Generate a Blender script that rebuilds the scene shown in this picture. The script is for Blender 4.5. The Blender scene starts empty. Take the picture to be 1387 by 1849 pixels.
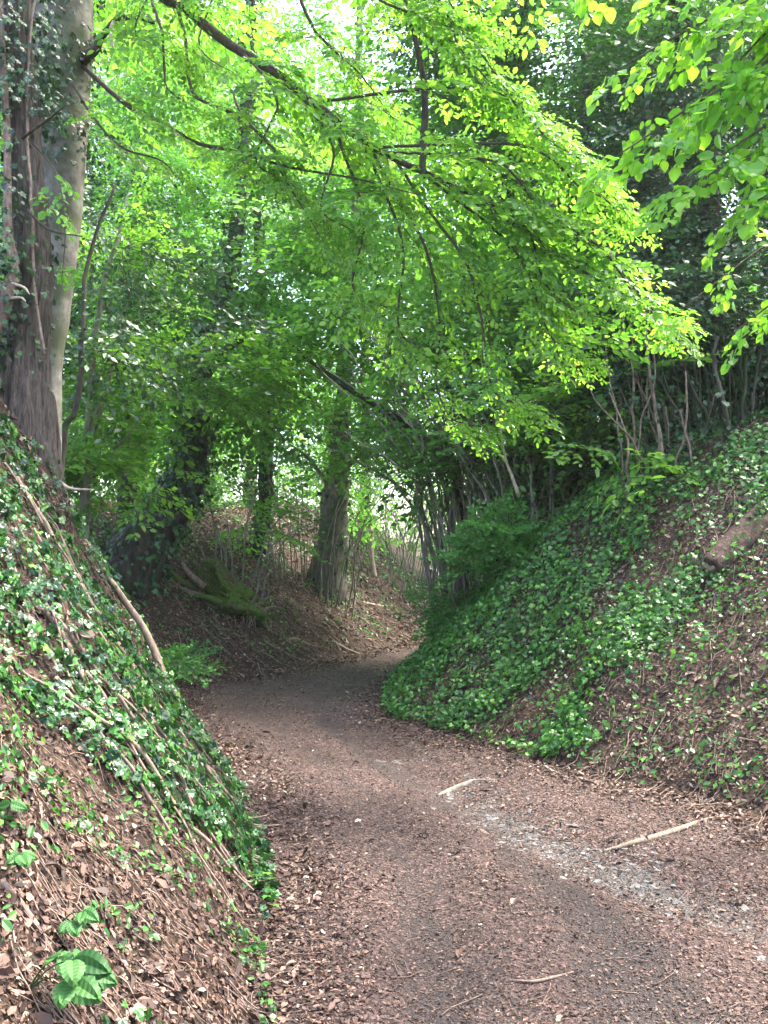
import bpy, math, random
import numpy as np
from mathutils import Vector
sc = bpy.context.scene
col = sc.collection
R = math.radians

# ------------------------------------------------------------------ camera, world, sun, exposure
F, CX, CY, HZ = 1600.0, 693.5, 924.5, 1000.0
PITCH = math.atan((HZ - CY) / F)
EYE = 1.6
cd = bpy.data.cameras.new('camera'); cam = bpy.data.objects.new('camera', cd); col.objects.link(cam)
cam.location = (0, 0, EYE); cam.rotation_euler = (R(90) + PITCH, 0, 0)
cd.sensor_fit = 'VERTICAL'; cd.sensor_height = 36.0; cd.lens = 36.0 * F / 1849.0
cd.clip_start = 0.05; cd.clip_end = 600
sc.camera = cam
SUN_EL, SUN_AZ = R(60), R(62)           # azimuth clockwise from +Y (ahead), so ahead and to the right
w = bpy.data.worlds.new('World'); sc.world = w; w.use_nodes = True
nt = w.node_tree; bg = nt.nodes['Background']
sky = nt.nodes.new('ShaderNodeTexSky'); sky.sky_type = 'NISHITA'; sky.sun_disc = False
sky.sun_elevation = SUN_EL; sky.sun_rotation = SUN_AZ; sky.air_density = 1.0; sky.dust_density = 4.0; sky.ozone_density = 0.6
nt.links.new(sky.outputs[0], bg.inputs[0]); bg.inputs[1].default_value = 0.15
sd = bpy.data.lights.new('sun', 'SUN'); sd.energy = 1.5; sd.angle = R(16); sd.color = (1, .95, .86)
so = bpy.data.objects.new('sun', sd); col.objects.link(so)
so.rotation_euler = Vector((math.sin(SUN_AZ) * math.cos(SUN_EL), math.cos(SUN_AZ) * math.cos(SUN_EL), math.sin(SUN_EL))).to_track_quat('Z', 'Y').to_euler()
sc.view_settings.view_transform = 'Standard'; sc.view_settings.look = 'None'
sc.view_settings.exposure = 3.15; sc.view_settings.gamma = 1
sc.cycles.use_denoising = True
sc.cycles.max_bounces = 10; sc.cycles.diffuse_bounces = 8; sc.cycles.transmission_bounces = 8; sc.cycles.glossy_bounces = 2
sc.cycles.caustics_reflective = False; sc.cycles.caustics_refractive = False
sc.cycles.sample_clamp_indirect = 6

rs = np.random.RandomState(7)
cP, sP = math.cos(PITCH), math.sin(PITCH)

def ray(px, py):
    a = (px - CX) / F; c = (CY - py) / F
    return np.array([a, cP - sP * c, sP + cP * c])
def at(px, py, Y):
    d = ray(px, py); return np.array([0, 0, EYE]) + d * (Y / d[1])
def project(p):
    p = np.asarray(p, float); q = p - np.array([0, 0, EYE])
    yc = q[..., 1] * cP + q[..., 2] * sP; zc = -q[..., 1] * sP + q[..., 2] * cP
    yc = np.where(np.abs(yc) < 1e-4, 1e-4, yc)
    return CX + F * q[..., 0] / yc, CY - F * zc / yc, yc

# ------------------------------------------------------------------ noise
def _hash(ix, iy, s):
    n = (ix.astype(np.int64) * 374761393 + iy.astype(np.int64) * 668265263 + s * 1442695041) & 0x7fffffff
    n = ((n ^ (n >> 13)) * 1274126177) & 0x7fffffff
    return ((n ^ (n >> 16)) & 0xffff) / 65535.0
def vnoise(x, y, s=0):
    x = np.asarray(x, float); y = np.asarray(y, float)
    ix, iy = np.floor(x), np.floor(y); fx, fy = x - ix, y - iy
    fx = fx * fx * (3 - 2 * fx); fy = fy * fy * (3 - 2 * fy)
    a = _hash(ix, iy, s); b = _hash(ix + 1, iy, s); c = _hash(ix, iy + 1, s); d = _hash(ix + 1, iy + 1, s)
    return (a * (1 - fx) + b * fx) * (1 - fy) + (c * (1 - fx) + d * fx) * fy
def fbm(x, y, s=0, o=4):
    v = 0; a = .5; t = 0
    for k in range(o):
        v = v + a * vnoise(x * 2 ** k, y * 2 ** k, s + k * 17); t += a; a *= .5
    return v / t
def sstep(a, b, x):
    t = np.clip((x - a) / (b - a), 0, 1); return t * t * (3 - 2 * t)

# ------------------------------------------------------------------ terrain of the sunken lane
# foot of the left and right bank: x, y, slope, height of the bank
LE = np.array([(-.3,-14,1.3,3.2),(-.3,0,1.3,3.2),(-.36,3,1.25,3.2),(-.5,3.8,1.3,3.1),(-.55,4.6,1.35,3.1),(-.93,6.1,1.75,3.2),(-1.34,7.3,1.9,3.1),
    (-2.0,9.1,1.6,2.5),(-2.5,10.1,1.1,1.8),(-2.35,11.0,.85,1.6),(-1.4,11.8,.72,1.7),(-.8,13.3,.7,1.9),(.06,14.9,.7,2.1),(.9,17.4,.75,2.4),
    (1.6,20,.8,2.6),(2.2,24,.8,2.6),(3.2,35,.8,2.4),(3.2,100,.8,2.4)])
RE = np.array([(2.9,-14,.95,3.2),(2.8,0,.95,3.2),(2.7,3,.95,3.0),(2.45,5,1.0,3.0),(2.0,5.8,1.0,3.0),(1.3,6.6,1.0,2.9),(.73,7.5,1.0,2.8),
    (.02,8.8,1.05,2.6),(-.08,10.2,1.0,2.5),(.2,12.3,.9,2.4),(1.1,14.6,.9,2.3),(2.2,16.6,.9,2.3),(3.4,19,.9,2.3),(4.6,24,.9,2.4),(5.6,35,.9,2.4),(5.6,100,.9,2.4)])
def seg_near(x, y, E):
    best = np.full(x.shape, 1e9); sl = np.zeros(x.shape); hh = np.zeros(x.shape); wt = np.zeros(x.shape); sn = np.ones(x.shape)
    for i in range(len(E) - 1):
        a, b = E[i], E[i + 1]; dx, dy = b[0] - a[0], b[1] - a[1]
        t = np.clip(((x - a[0]) * dx + (y - a[1]) * dy) / (dx * dx + dy * dy), 0, 1)
        d = np.hypot(x - a[0] - t * dx, y - a[1] - t * dy)
        k = 1 / (d + .08) ** 5; L = math.hypot(dx, dy) ** .5
        s_, h_ = a[2] + t * (b[2] - a[2]), a[3] + t * (b[3] - a[3])
        sl += k * L * s_; hh += k * L * h_; wt += k * L
        best = np.minimum(best, d)
    return best, sl / wt, hh / wt
def inside(x, y):
    P = np.vstack([LE[:, :2], RE[::-1, :2]]); c = np.zeros(x.shape, bool); j = len(P) - 1
    for i in range(len(P)):
        xi, yi = P[i]; xj, yj = P[j]
        if yi != yj:
            c ^= ((yi > y) != (yj > y)) & (x < (xj - xi) * (y - yi) / (yj - yi) + xi)
        j = i
    return c
def terrain(x, y):
    """height, outside distance, side weight"""
    x = np.asarray(x, float); y = np.asarray(y, float)
    wx = x + .22 * (fbm(x * .9, y * .9, 3) - .5); wy = y + .22 * (fbm(x * .9, y * .9, 9) - .5)
    dl, sl, hl = seg_near(wx, wy, LE); dr, sr, hr = seg_near(wx, wy, RE)
    ins = inside(wx, wy)
    left = dl < dr
    d = np.where(left, dl, dr)
    k = sstep(-.6, .6, dr - dl)
    s = sl * k + sr * (1 - k); H = hl * k + hr * (1 - k)
    d = np.where(ins, 0, d)
    ri = s * (np.sqrt(d * d + .18 ** 2) - .18)
    ri = ri + .35 * s * (fbm(x * 1.1, y * 1.1, 21) - .5) * sstep(.1, 1.2, d)
    top = H + .055 * d + .3 * (fbm(x * .35, y * .35, 31) - .5)
    m = .35; hd = np.clip(.5 + .5 * (top - ri) / m, 0, 1)
    h = top * (1 - hd) + ri * hd - m * hd * (1 - hd)
    h = h * sstep(0, .25, d)
    h = h + .20 * (fbm(x * 2.6, y * 2.6, 41) - .5) * sstep(.1, .8, d) + .03 * (fbm(x * 9, y * 9, 51, 3) - .5) * sstep(0, .4, d)
    h = h + .035 * (fbm(x * 1.7, y * 1.7, 61) - .5) + .012 * (fbm(x * 14, y * 14, 71, 2) - .5)
    # shallow washed gully on the right of the path
    gd, _, _ = seg_near(x, y, GUL)
    h = h - .07 * np.exp(-(gd / .28) ** 2)
    for T_ in TRK: h = h - .03 * np.exp(-(seg_near(x, y, T_)[0] / .2) ** 2)
    return h, np.where(ins, -np.minimum(dl, dr), d)
GUL = np.array([(2.2,2.2,0,0),(1.85,3.7,0,0),(1.32,4.4,0,0),(.83,5.3,0,0),(.36,6.6,0,0),(.03,7.6,0,0),(-.5,9.0,0,0)])
TRK = [np.array([(.25,1.5,0,0),(.2,3,0,0),(.18,4.3,0,0),(-.17,6.1,0,0),(-.87,8,0,0),(-1.6,9.5,0,0),(-1.5,10.9,0,0),(-.5,12.4,0,0),(.7,15,0,0)]),
       np.array([(1.2,1.5,0,0),(1.04,3,0,0),(.93,4.3,0,0),(.5,5.7,0,0),(.03,6.9,0,0),(-.5,8.5,0,0),(-.75,10,0,0),(0,12,0,0),(1.1,15.2,0,0)])]   # wheel tracks
def gz(x, y): return float(terrain(np.array([x]), np.array([y]))[0][0])
def G(px, py, lift=0.0, near=1.6, far=40):
    d = ray(px, py); a, b = near, far
    for m in (160, 30):
        t = np.linspace(a, b, m); P = np.array([0, 0, EYE]) + (t / d[1])[:, None] * d
        h = terrain(P[:, 0], P[:, 1])[0]
        if not (P[:, 2] < h).any(): return at(px, py, 12)
        k = np.argmax(P[:, 2] < h); a, b = t[max(k - 1, 0)], t[k]
    p = P[k].copy(); p[2] = h[k] + lift; return p

# ------------------------------------------------------------------ mesh helpers
def tag(o, label=None, cat=None, group=None, kind=None):
    if label: o['label'] = label
    if cat: o['category'] = cat
    if group: o['group'] = group
    if kind: o['kind'] = kind
    return o
def build(name, V, Fs, mats, parent=None, mi=None, rnd=None, vattr=None, smooth=False):
    V = np.asarray(V, np.float32)
    if not isinstance(Fs, (list, tuple)): Fs = [Fs]
    Fs = [np.asarray(f, np.int32) for f in Fs if len(f)]
    me = bpy.data.meshes.new(name)
    nl = sum(f.size for f in Fs); nf = sum(len(f) for f in Fs)
    me.vertices.add(len(V)); me.vertices.foreach_set('co', V.ravel())
    me.loops.add(nl); me.loops.foreach_set('vertex_index', np.concatenate([f.ravel() for f in Fs]))
    me.polygons.add(nf)
    tot = np.concatenate([np.full(len(f), f.shape[1], np.int32) for f in Fs])
    st = np.concatenate([[0], np.cumsum(tot)[:-1]]).astype(np.int32)
    me.polygons.foreach_set('loop_start', st); me.polygons.foreach_set('loop_total', tot)
    if not isinstance(mats, (list, tuple)): mats = [mats]
    for m in mats: me.materials.append(m)
    if mi is not None: me.polygons.foreach_set('material_index', np.asarray(mi, np.int32))
    me.polygons.foreach_set('use_smooth', np.full(nf, bool(smooth)))
    if rnd is not None:
        a = me.attributes.new('rnd', 'FLOAT', 'FACE'); a.data.foreach_set('value', np.asarray(rnd, np.float32))
    for k, v in (vattr or {}).items():
        a = me.attributes.new(k, 'FLOAT', 'POINT'); a.data.foreach_set('value', np.asarray(v, np.float32))
    me.update(calc_edges=True)
    o = bpy.data.objects.new(name, me); col.objects.link(o)
    if parent is not None:
        o.parent = parent; p = np.array(parent.matrix_basis.translation); q = parent.parent
        while q is not None: p = p + np.array(q.matrix_basis.translation); q = q.parent
        o.location = tuple(-p)            # geometry is given in world coordinates
    return o
def thing(name, loc, label, cat, group=None):
    o = bpy.data.objects.new(name, None); col.objects.link(o); o.location = tuple(float(v) for v in loc)
    o.empty_display_size = .2
    return tag(o, label, cat, group)
def wbuild(name, V, *a, **k):            # part in world coordinates under a thing or part
    return build(name, V, *a, **k)

def resample(P, n):
    P = np.asarray(P, float); m = len(P)
    if m == 2:
        t = np.linspace(0, 1, n)[:, None]; return P[0] * (1 - t) + P[1] * t
    Q = np.vstack([2 * P[0] - P[1], P, 2 * P[-1] - P[-2]])
    u = np.linspace(0, m - 1 - 1e-6, n); i = u.astype(int); f = (u - i)[:, None]
    a, b, c, d = Q[i], Q[i + 1], Q[i + 2], Q[i + 3]
    return .5 * ((2 * b) + (-a + c) * f + (2 * a - 5 * b + 4 * c - d) * f ** 2 + (-a + 3 * b - 3 * c + d) * f ** 3)
def tube(P, rad, n=None, sides=8, rough=0.0, wob=0.0, seed=0, flute=0.0, nfl=5, cap=True):
    n = n or max(6, len(P) * 4)
    Q = resample(P, n); rr = np.interp(np.linspace(0, 1, n), np.linspace(0, 1, len(rad)), rad)
    r_ = np.random.RandomState(seed)
    if wob:
        L = np.linalg.norm(Q[-1] - Q[0]); u = np.linspace(0, 1, n) * L
        for k in range(3): Q[:, k] += wob * (fbm(u * 1.7 + seed * 3.1, np.full(n, k * 9.7), seed) - .5) * 2 * sstep(0, .15, np.linspace(0, 1, n))
    T = np.gradient(Q, axis=0); T /= np.linalg.norm(T, axis=1)[:, None] + 1e-9
    N = np.zeros_like(T); ref = np.array([0, 0, 1.]) if abs(T[0][2]) < .8 else np.array([1., 0, 0])
    v = np.cross(T[0], ref); v /= np.linalg.norm(v); N[0] = v
    for i in range(1, n):
        v = N[i - 1] - T[i] * np.dot(N[i - 1], T[i]); N[i] = v / (np.linalg.norm(v) + 1e-9)
    B = np.cross(T, N)
    th = np.linspace(0, 2 * np.pi, sides, endpoint=False)
    ct, st = np.cos(th), np.sin(th)
    u = np.linspace(0, 1, n)[:, None] * np.linalg.norm(np.diff(Q, axis=0), axis=1).sum()
    m = np.ones((n, sides))
    if rough: m += rough * (fbm(ct[None] * 2.2 + 7 + seed, u * 2.5 + st[None] * 2.2, seed, 4) - .5) * 2
    if flute:
        ph = fbm(u * .8, u * 0 + seed, seed + 5) * 3
        m += flute * np.abs(np.sin(nfl * th[None] / 2 + ph)) * (1 + .0 * u)
    V = Q[:, None, :] + (rr[:, None] * m)[..., None] * (ct[None, :, None] * N[:, None, :] + st[None, :, None] * B[:, None, :])
    V = V.reshape(-1, 3); i = np.arange(n - 1)[:, None] * sides; j = np.arange(sides)[None]
    jn = (j + 1) % sides
    Fq = np.stack([i + j, i + jn, i + sides + jn, i + sides + j], -1).reshape(-1, 4)
    if cap:
        V = np.vstack([V, Q[-1] + T[-1] * rr[-1] * .4, Q[0]]); k = (n - 1) * sides; e = len(V) - 2
        cq = np.stack([k + j[0], k + jn[0], np.full(sides, e), np.full(sides, e)], -1)
        return V, Fq, np.vstack([np.stack([k + j[0], k + jn[0], np.full(sides, e)], -1), np.stack([jn[0], j[0], np.full(sides, e + 1)], -1)])
    return V, Fq, np.zeros((0, 3), int)
def join(parts):                          # list of (V, quads, tris)
    Vs, q, t, o = [], [], [], 0
    for p in parts:
        Vs.append(p[0]); q.append(p[1] + o)
        if len(p) > 2 and len(p[2]): t.append(p[2] + o)
        o += len(p[0])
    return np.vstack(Vs), [np.vstack(q)] + ([np.vstack(t)] if t else [])

# ------------------------------------------------------------------ materials
def newmat(name):
    m = bpy.data.materials.new(name); m.use_nodes = True; n = m.node_tree.nodes; l = m.node_tree.links
    return m, n, l, n['Principled BSDF'], n['Material Output']
def ramp(n, stops):
    r = n.new('ShaderNodeValToRGB'); e = r.color_ramp.elements
    while len(e) < len(stops): e.new(.5)
    for k, (p, c) in enumerate(stops): e[k].position = p; e[k].color = (*c, 1)
    return r
def leafmat(name, stops, trans=.45, tcol=1.5, rough=.45, spec=.4, yel=1.15):
    m, n, l, b, out = newmat(name)
    a = n.new('ShaderNodeAttribute'); a.attribute_name = 'rnd'
    r = ramp(n, stops); l.new(a.outputs['Fac'], r.inputs[0]); l.new(r.outputs[0], b.inputs['Base Color'])
    b.inputs['Roughness'].default_value = rough; b.inputs['Specular IOR Level'].default_value = spec
    if trans:
        t = n.new('ShaderNodeBsdfTranslucent')
        mx = n.new('ShaderNodeMix'); mx.data_type = 'RGBA'; mx.blend_type = 'MULTIPLY'; mx.inputs[0].default_value = 1
        l.new(r.outputs[0], mx.inputs[6]); mx.inputs[7].default_value = (tcol * yel, tcol, tcol * .7, 1)
        l.new(mx.outputs[2], t.inputs[0])
        s = n.new('ShaderNodeMixShader'); s.inputs[0].default_value = trans
        l.new(b.outputs[0], s.inputs[1]); l.new(t.outputs[0], s.inputs[2]); l.new(s.outputs[0], out.inputs[0])
    return m
def barkmat(name, c1, c2, moss=None, mossamt=.0, sx=9, sz=2.2, bump=.5, dist=.03, rough=.9):
    m, n, l, b, out = newmat(name)
    tc = n.new('ShaderNodeTexCoord'); mp = n.new('ShaderNodeMapping'); mp.inputs['Scale'].default_value = (sx, sx, sz)
    l.new(tc.outputs['Object'], mp.inputs[0])
    no = n.new('ShaderNodeTexNoise'); no.inputs['Scale'].default_value = 1.6; no.inputs['Detail'].default_value = 6; no.inputs['Roughness'].default_value = .65
    l.new(mp.outputs[0], no.inputs[0])
    r = ramp(n, [(.32, c1), (.66, c2)]); l.new(no.outputs[0], r.inputs[0])
    no2 = n.new('ShaderNodeTexNoise'); no2.inputs['Scale'].default_value = 2.5; no2.inputs['Detail'].default_value = 5
    l.new(tc.outputs['Object'], no2.inputs[0])
    last = r.outputs[0]
    if moss:
        mr = n.new('ShaderNodeMapRange'); mr.inputs[1].default_value = .62 - mossamt * .35; mr.inputs[2].default_value = .72 - mossamt * .25
        l.new(no2.outputs[0], mr.inputs[0])
        mx = n.new('ShaderNodeMix'); mx.data_type = 'RGBA'; l.new(mr.outputs[0], mx.inputs[0]); l.new(last, mx.inputs[6]); mx.inputs[7].default_value = (*moss, 1)
        last = mx.outputs[2]
    l.new(last, b.inputs['Base Color']); b.inputs['Roughness'].default_value = rough; b.inputs['Specular IOR Level'].default_value = .25
    bu = n.new('ShaderNodeBump'); bu.inputs['Strength'].default_value = bump; bu.inputs['Distance'].default_value = dist
    l.new(no.outputs[0], bu.inputs['Height']); l.new(bu.outputs[0], b.inputs['Normal'])
    return m
M = {}
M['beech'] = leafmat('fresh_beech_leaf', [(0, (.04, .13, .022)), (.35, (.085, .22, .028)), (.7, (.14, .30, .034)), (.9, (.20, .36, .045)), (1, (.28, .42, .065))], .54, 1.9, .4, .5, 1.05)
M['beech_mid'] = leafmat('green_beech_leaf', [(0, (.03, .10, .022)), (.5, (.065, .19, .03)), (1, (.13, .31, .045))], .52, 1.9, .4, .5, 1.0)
M['far'] = leafmat('lightened_leaf', [(0, (.05, .15, .03)), (.5, (.10, .27, .042)), (1, (.19, .38, .06))], .55, 1.9, .45, .4, 1.05)  # lighter leaf colour, also used to brighten the trees of the middle
M['deep_shade'] = leafmat('shade_green_leaf', [(0, (.025, .085, .02)), (.5, (.05, .15, .026)), (1, (.10, .25, .035))], .38, 1.6, .42, .5, 1.0)  # green leaf darkened in colour to stand for crown shade
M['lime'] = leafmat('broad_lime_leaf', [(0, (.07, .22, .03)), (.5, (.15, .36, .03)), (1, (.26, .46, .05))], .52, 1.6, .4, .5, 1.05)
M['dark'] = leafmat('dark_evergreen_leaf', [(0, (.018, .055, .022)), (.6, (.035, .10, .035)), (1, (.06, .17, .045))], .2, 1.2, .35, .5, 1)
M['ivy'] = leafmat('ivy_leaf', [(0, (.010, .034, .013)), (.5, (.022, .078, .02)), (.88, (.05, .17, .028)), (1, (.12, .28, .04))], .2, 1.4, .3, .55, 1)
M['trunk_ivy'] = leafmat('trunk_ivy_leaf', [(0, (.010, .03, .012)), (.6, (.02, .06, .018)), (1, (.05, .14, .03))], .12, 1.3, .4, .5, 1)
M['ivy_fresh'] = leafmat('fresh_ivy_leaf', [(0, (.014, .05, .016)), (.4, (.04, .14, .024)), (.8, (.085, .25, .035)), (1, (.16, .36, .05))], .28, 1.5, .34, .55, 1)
M['feather'] = leafmat('feathery_leaf', [(0, (.05, .15, .04)), (.5, (.09, .26, .06)), (1, (.16, .36, .08))], .35, 1.6, .45, .4, .9)
M['herb'] = leafmat('herb_leaf', [(0, (.03, .10, .028)), (.6, (.06, .20, .04)), (1, (.12, .30, .05))], .35, 1.3, .4, .5, 1)
M['litter'] = leafmat('dry_leaf', [(0, (.028, .017, .014)), (.35, (.070, .041, .031)), (.7, (.145, .086, .062)), (.92, (.25, .16, .12)), (1, (.44, .34, .25))], .1, 1, .6, .35, 1)
M['bark_beech'] = barkmat('grey_beech_bark', (.085, .078, .066), (.23, .21, .18), (.075, .085, .045), .45, 5, 6, .6, .02, .85)
M['bark_brown'] = barkmat('ridged_brown_bark', (.035, .028, .023), (.20, .16, .132), (.06, .065, .04), .15, 30, 2.6, 1.0, .08)
M['bark_dark'] = barkmat('dark_ivy_bark', (.02, .017, .014), (.085, .07, .055), (.03, .05, .015), .4, 10, 2.5, .7, .04)
M['twig'] = barkmat('dark_twig_bark', (.03, .024, .018), (.09, .07, .05), None, 0, 20, 20, .3, .01)
M['pole'] = barkmat('grey_pole_bark', (.10, .085, .065), (.30, .27, .22), (.08, .11, .04), .3, 14, 4, .4, .01)
M['pale'] = barkmat('weathered_bare_wood', (.22, .16, .11), (.52, .42, .32), None, 0, 25, 8, .4, .01, .7)
M['root'] = barkmat('root_bark', (.09, .06, .045), (.30, .22, .17), None, 0, 22, 12, .5, .01)
M['moss'] = barkmat('mossy_wood', (.05, .035, .025), (.12, .09, .06), (.085, .14, .025), .75, 14, 14, 1.0, .04)
M['stone'] = barkmat('chalk_stone', (.08, .076, .07), (.21, .20, .185), None, 0, 12, 12, .5, .01)

def groundmat(name, path):
    m, n, l, b, out = newmat(name)
    tc = n.new('ShaderNodeTexCoord')
    def noise(s, d=5, r=.6):
        x = n.new('ShaderNodeTexNoise'); x.inputs['Scale'].default_value = s; x.inputs['Detail'].default_value = d; x.inputs['Roughness'].default_value = r
        l.new(tc.outputs['Object'], x.inputs[0]); return x
    def mix(f, a, c, bt='MIX'):
        x = n.new('ShaderNodeMix'); x.data_type = 'RGBA'; x.blend_type = bt
        if isinstance(f, float): x.inputs[0].default_value = f
        else: l.new(f, x.inputs[0])
        for s_, v in ((6, a), (7, c)):
            if isinstance(v, tuple): x.inputs[s_].default_value = (*v, 1)
            else: l.new(v, x.inputs[s_])
        return x.outputs[2]
    def mr(v, a, c, lo=0., hi=1.):
        x = n.new('ShaderNodeMapRange'); l.new(v, x.inputs[0])
        for k, q in ((1, a), (2, c), (3, lo), (4, hi)): x.inputs[k].default_value = q
        return x.outputs[0]
    vo = n.new('ShaderNodeTexVoronoi'); vo.inputs['Scale'].default_value = 62 if path else 40
    wv = noise(9, 4); mx = n.new('ShaderNodeVectorMath'); mx.operation = 'MULTIPLY_ADD'; mx.inputs[1].default_value = (.09, .09, .09)
    l.new(wv.outputs['Color'], mx.inputs[0]); l.new(tc.outputs['Object'], mx.inputs[2]); l.new(mx.outputs[0], vo.inputs['Vector'])
    sep = n.new('ShaderNodeSeparateColor'); l.new(vo.outputs['Color'], sep.inputs[0])
    if path:
        r = ramp(n, [(0, (.034, .023, .021)), (.45, (.085, .056, .050)), (.8, (.15, .098, .085)), (1, (.25, .165, .14))])
    else:
        r = ramp(n, [(0, (.018, .012, .009)), (.45, (.05, .030, .021)), (.8, (.10, .062, .042)), (1, (.19, .12, .085))])
    l.new(sep.outputs[0], r.inputs[0])
    big = noise(1.3, 4); c = mix(mr(big.outputs[0], .35, .65, 0., .55), r.outputs[0], (.06, .042, .034) if path else (.05, .032, .02))
    fine = noise(130, 3, .7)
    c = mix(.5, c, mix(fine.outputs[0], (.5, .5, .5), (1.5, 1.45, 1.4)), 'MULTIPLY')
    for nm, cl in (('damp', (.055, .044, .040)), ('chalk', (.13, .125, .115)), ('moss', (.05, .085, .018))):
        a = n.new('ShaderNodeAttribute'); a.attribute_name = nm
        q = noise({'chalk': 16, 'damp': 5, 'moss': 9}[nm], 5, .7)
        s = n.new('ShaderNodeMath'); s.operation = 'ADD'; l.new(a.outputs['Fac'], s.inputs[0]); l.new(q.outputs[0], s.inputs[1])
        c = mix(mr(s.outputs[0], 1.0, 1.3), c, mix(fine.outputs[0], tuple(v * .6 for v in cl), tuple(v * 1.3 for v in cl)))
    l.new(c, b.inputs['Base Color']); b.inputs['Roughness'].default_value = .85; b.inputs['Specular IOR Level'].default_value = .3
    bu = n.new('ShaderNodeBump'); bu.inputs['Strength'].default_value = .9; bu.inputs['Distance'].default_value = .018
    ad = n.new('ShaderNodeMath'); ad.operation = 'MULTIPLY_ADD'; l.new(vo.outputs['Distance'], ad.inputs[0]); ad.inputs[1].default_value = 1.2; l.new(fine.outputs[0], ad.inputs[2])
    l.new(ad.outputs[0], bu.inputs['Height']); l.new(bu.outputs[0], b.inputs['Normal'])
    return m
M['ground'] = groundmat('woodland_soil', False); M['path'] = groundmat('trodden_leaf_mould', True)

# ------------------------------------------------------------------ ground and path from one height field
def axis(a, b, lo, hi, fine, grow=1.09):
    mid = list(np.arange(a, b, fine)); s = fine; p = mid[-1]; up = []
    while p < hi: s = min(s * grow, 2.5); p += s; up.append(p)
    s = fine; p = a; dn = []
    while p > lo: s = min(s * grow, 2.5); p -= s; dn.append(p)
    return np.array(dn[::-1] + mid + up)
gx = axis(-4.2, 5.0, -70, 70, .045); gy = axis(1.6, 11.5, -25, 110, .05, 1.045)
X, Y = np.meshgrid(gx, gy); Hh, Dd = terrain(X.ravel(), Y.ravel())
GV = np.stack([X.ravel(), Y.ravel(), Hh], -1)
nx, ny = len(gx), len(gy)
i = np.arange(ny - 1)[:, None] * nx; j = np.arange(nx - 1)[None]
GF = np.stack([i + j, i + j + 1, i + nx + j + 1, i + nx + j], -1).reshape(-1, 4)
gd = seg_near(X.ravel(), Y.ravel(), GUL)[0]
pxx, pyy, _ = project(GV)
chalk = (.40 + .5 * fbm(X.ravel() * 3, Y.ravel() * 3, 7, 3)) * np.exp(-(gd / .30) ** 2) * sstep(8.5, 5.2, Y.ravel())
cen = np.hypot((X.ravel() - .75) / .75, (Y.ravel() - 2.9) / 1.9)
damp = .5 * np.exp(-cen ** 2) + .5 * np.exp(-(np.minimum(seg_near(X.ravel(), Y.ravel(), TRK[0])[0], seg_near(X.ravel(), Y.ravel(), TRK[1])[0]) / .26) ** 2) + .2 * np.exp(-(seg_near(X.ravel(), Y.ravel(), np.array([(.2,6.2,0,0),(-.5,8.4,0,0),(-1.2,10.2,0,0),(0,12.8,0,0),(1.2,16,0,0)]))[0] / .35) ** 2)
mossv = .5 * np.exp(-((X.ravel() + 1.9) ** 2 + (Y.ravel() - 4.9) ** 2) / .1) + .55 * np.exp(-((X.ravel() + 2.0) ** 2 + (Y.ravel() - 12.6) ** 2) / .8) + .5 * np.exp(-((X.ravel() + .2) ** 2 + (Y.ravel() - 17.5) ** 2) / 2.0)
fin = (Dd[GF] <= 0.02).mean(1) > .5
for nm, sel, mt in (('path', fin, M['path']), ('ground', ~fin, M['ground'])):
    f = GF[sel]; u, inv = np.unique(f, return_inverse=True)
    o = build(nm, GV[u], inv.reshape(f.shape), mt, smooth=True, vattr={'chalk': chalk[u], 'damp': damp[u] if nm == 'path' else damp[u] * 0, 'moss': mossv[u]})
    o['kind'] = 'structure'

# ------------------------------------------------------------------ leaf templates: verts (n,3), quads (m,4); x = width, y = along, z = up
def LT(kind):
    if kind == 'leaf':     # folded oval leaf
        v = np.array([(0,0,0),(.27,.3,.05),(.25,.68,.03),(0,1,-.08),(-.25,.68,.03),(-.27,.3,.05)], float); f = [(0,1,2,3),(0,3,4,5)]
    elif kind == 'broad':
        v = np.array([(0,0,0),(.30,.10,.03),(.42,.42,.05),(.27,.75,.0),(0,1,-.12),(-.27,.75,.0),(-.42,.42,.05),(-.30,.10,.03),(0,.45,-.03)], float)
        f = [(0,1,2,8),(8,2,3,4),(8,4,5,6),(0,8,6,7)]
    elif kind == 'small':
        v = np.array([(0,0,0),(.3,.45,.06),(0,1,-.05),(-.3,.45,-.02)], float); f = [(0,1,2,3)]
    elif kind == 'needle':
        v = np.array([(0,0,0),(.10,.5,.03),(0,1,-.05),(-.10,.5,.0)], float); f = [(0,1,2,3)]
    elif kind == 'ivy':    # five pointed lobes
        v = np.array([(0,.08,0),(.22,-.06,.02),(.48,.12,.0),(.30,.30,.05),(.50,.58,-.03),(.22,.60,.04),(0,1,-.08),(-.22,.60,.04),(-.50,.58,-.03),(-.30,.30,.05),(-.48,.12,.0),(-.22,-.06,.02),(0,.35,-.02)], float)
        f = [(0,1,2,3),(0,3,5,12),(3,4,5,5),(5,6,7,12),(0,12,7,9),(7,8,9,9),(0,9,10,11)]
    elif kind == 'curl':
        v = np.array([(0,0,0),(.16,.3,.2),(.2,.72,.22),(0,1,.10),(-.2,.66,.24),(-.2,.3,.10),(0,.5,.02)], float); f = [(0,1,2,6),(6,2,3,3),(0,6,4,5),(6,3,4,4)]
    elif kind == 'litter':
        v = np.array([(0,0,0),(.3,.3,.16),(.22,.72,.06),(0.06,1,.16),(-.26,.66,.2),(-.27,.3,.06)], float); f = [(0,1,2,3),(0,3,4,5)]
    return v, np.array(f)
def frames(a, nrm):
    a = a / (np.linalg.norm(a, axis=1)[:, None] + 1e-9)
    x = np.cross(a, nrm); x /= np.linalg.norm(x, axis=1)[:, None] + 1e-9
    z = np.cross(x, a); return np.stack([x, a, z], -1)       # columns
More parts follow.
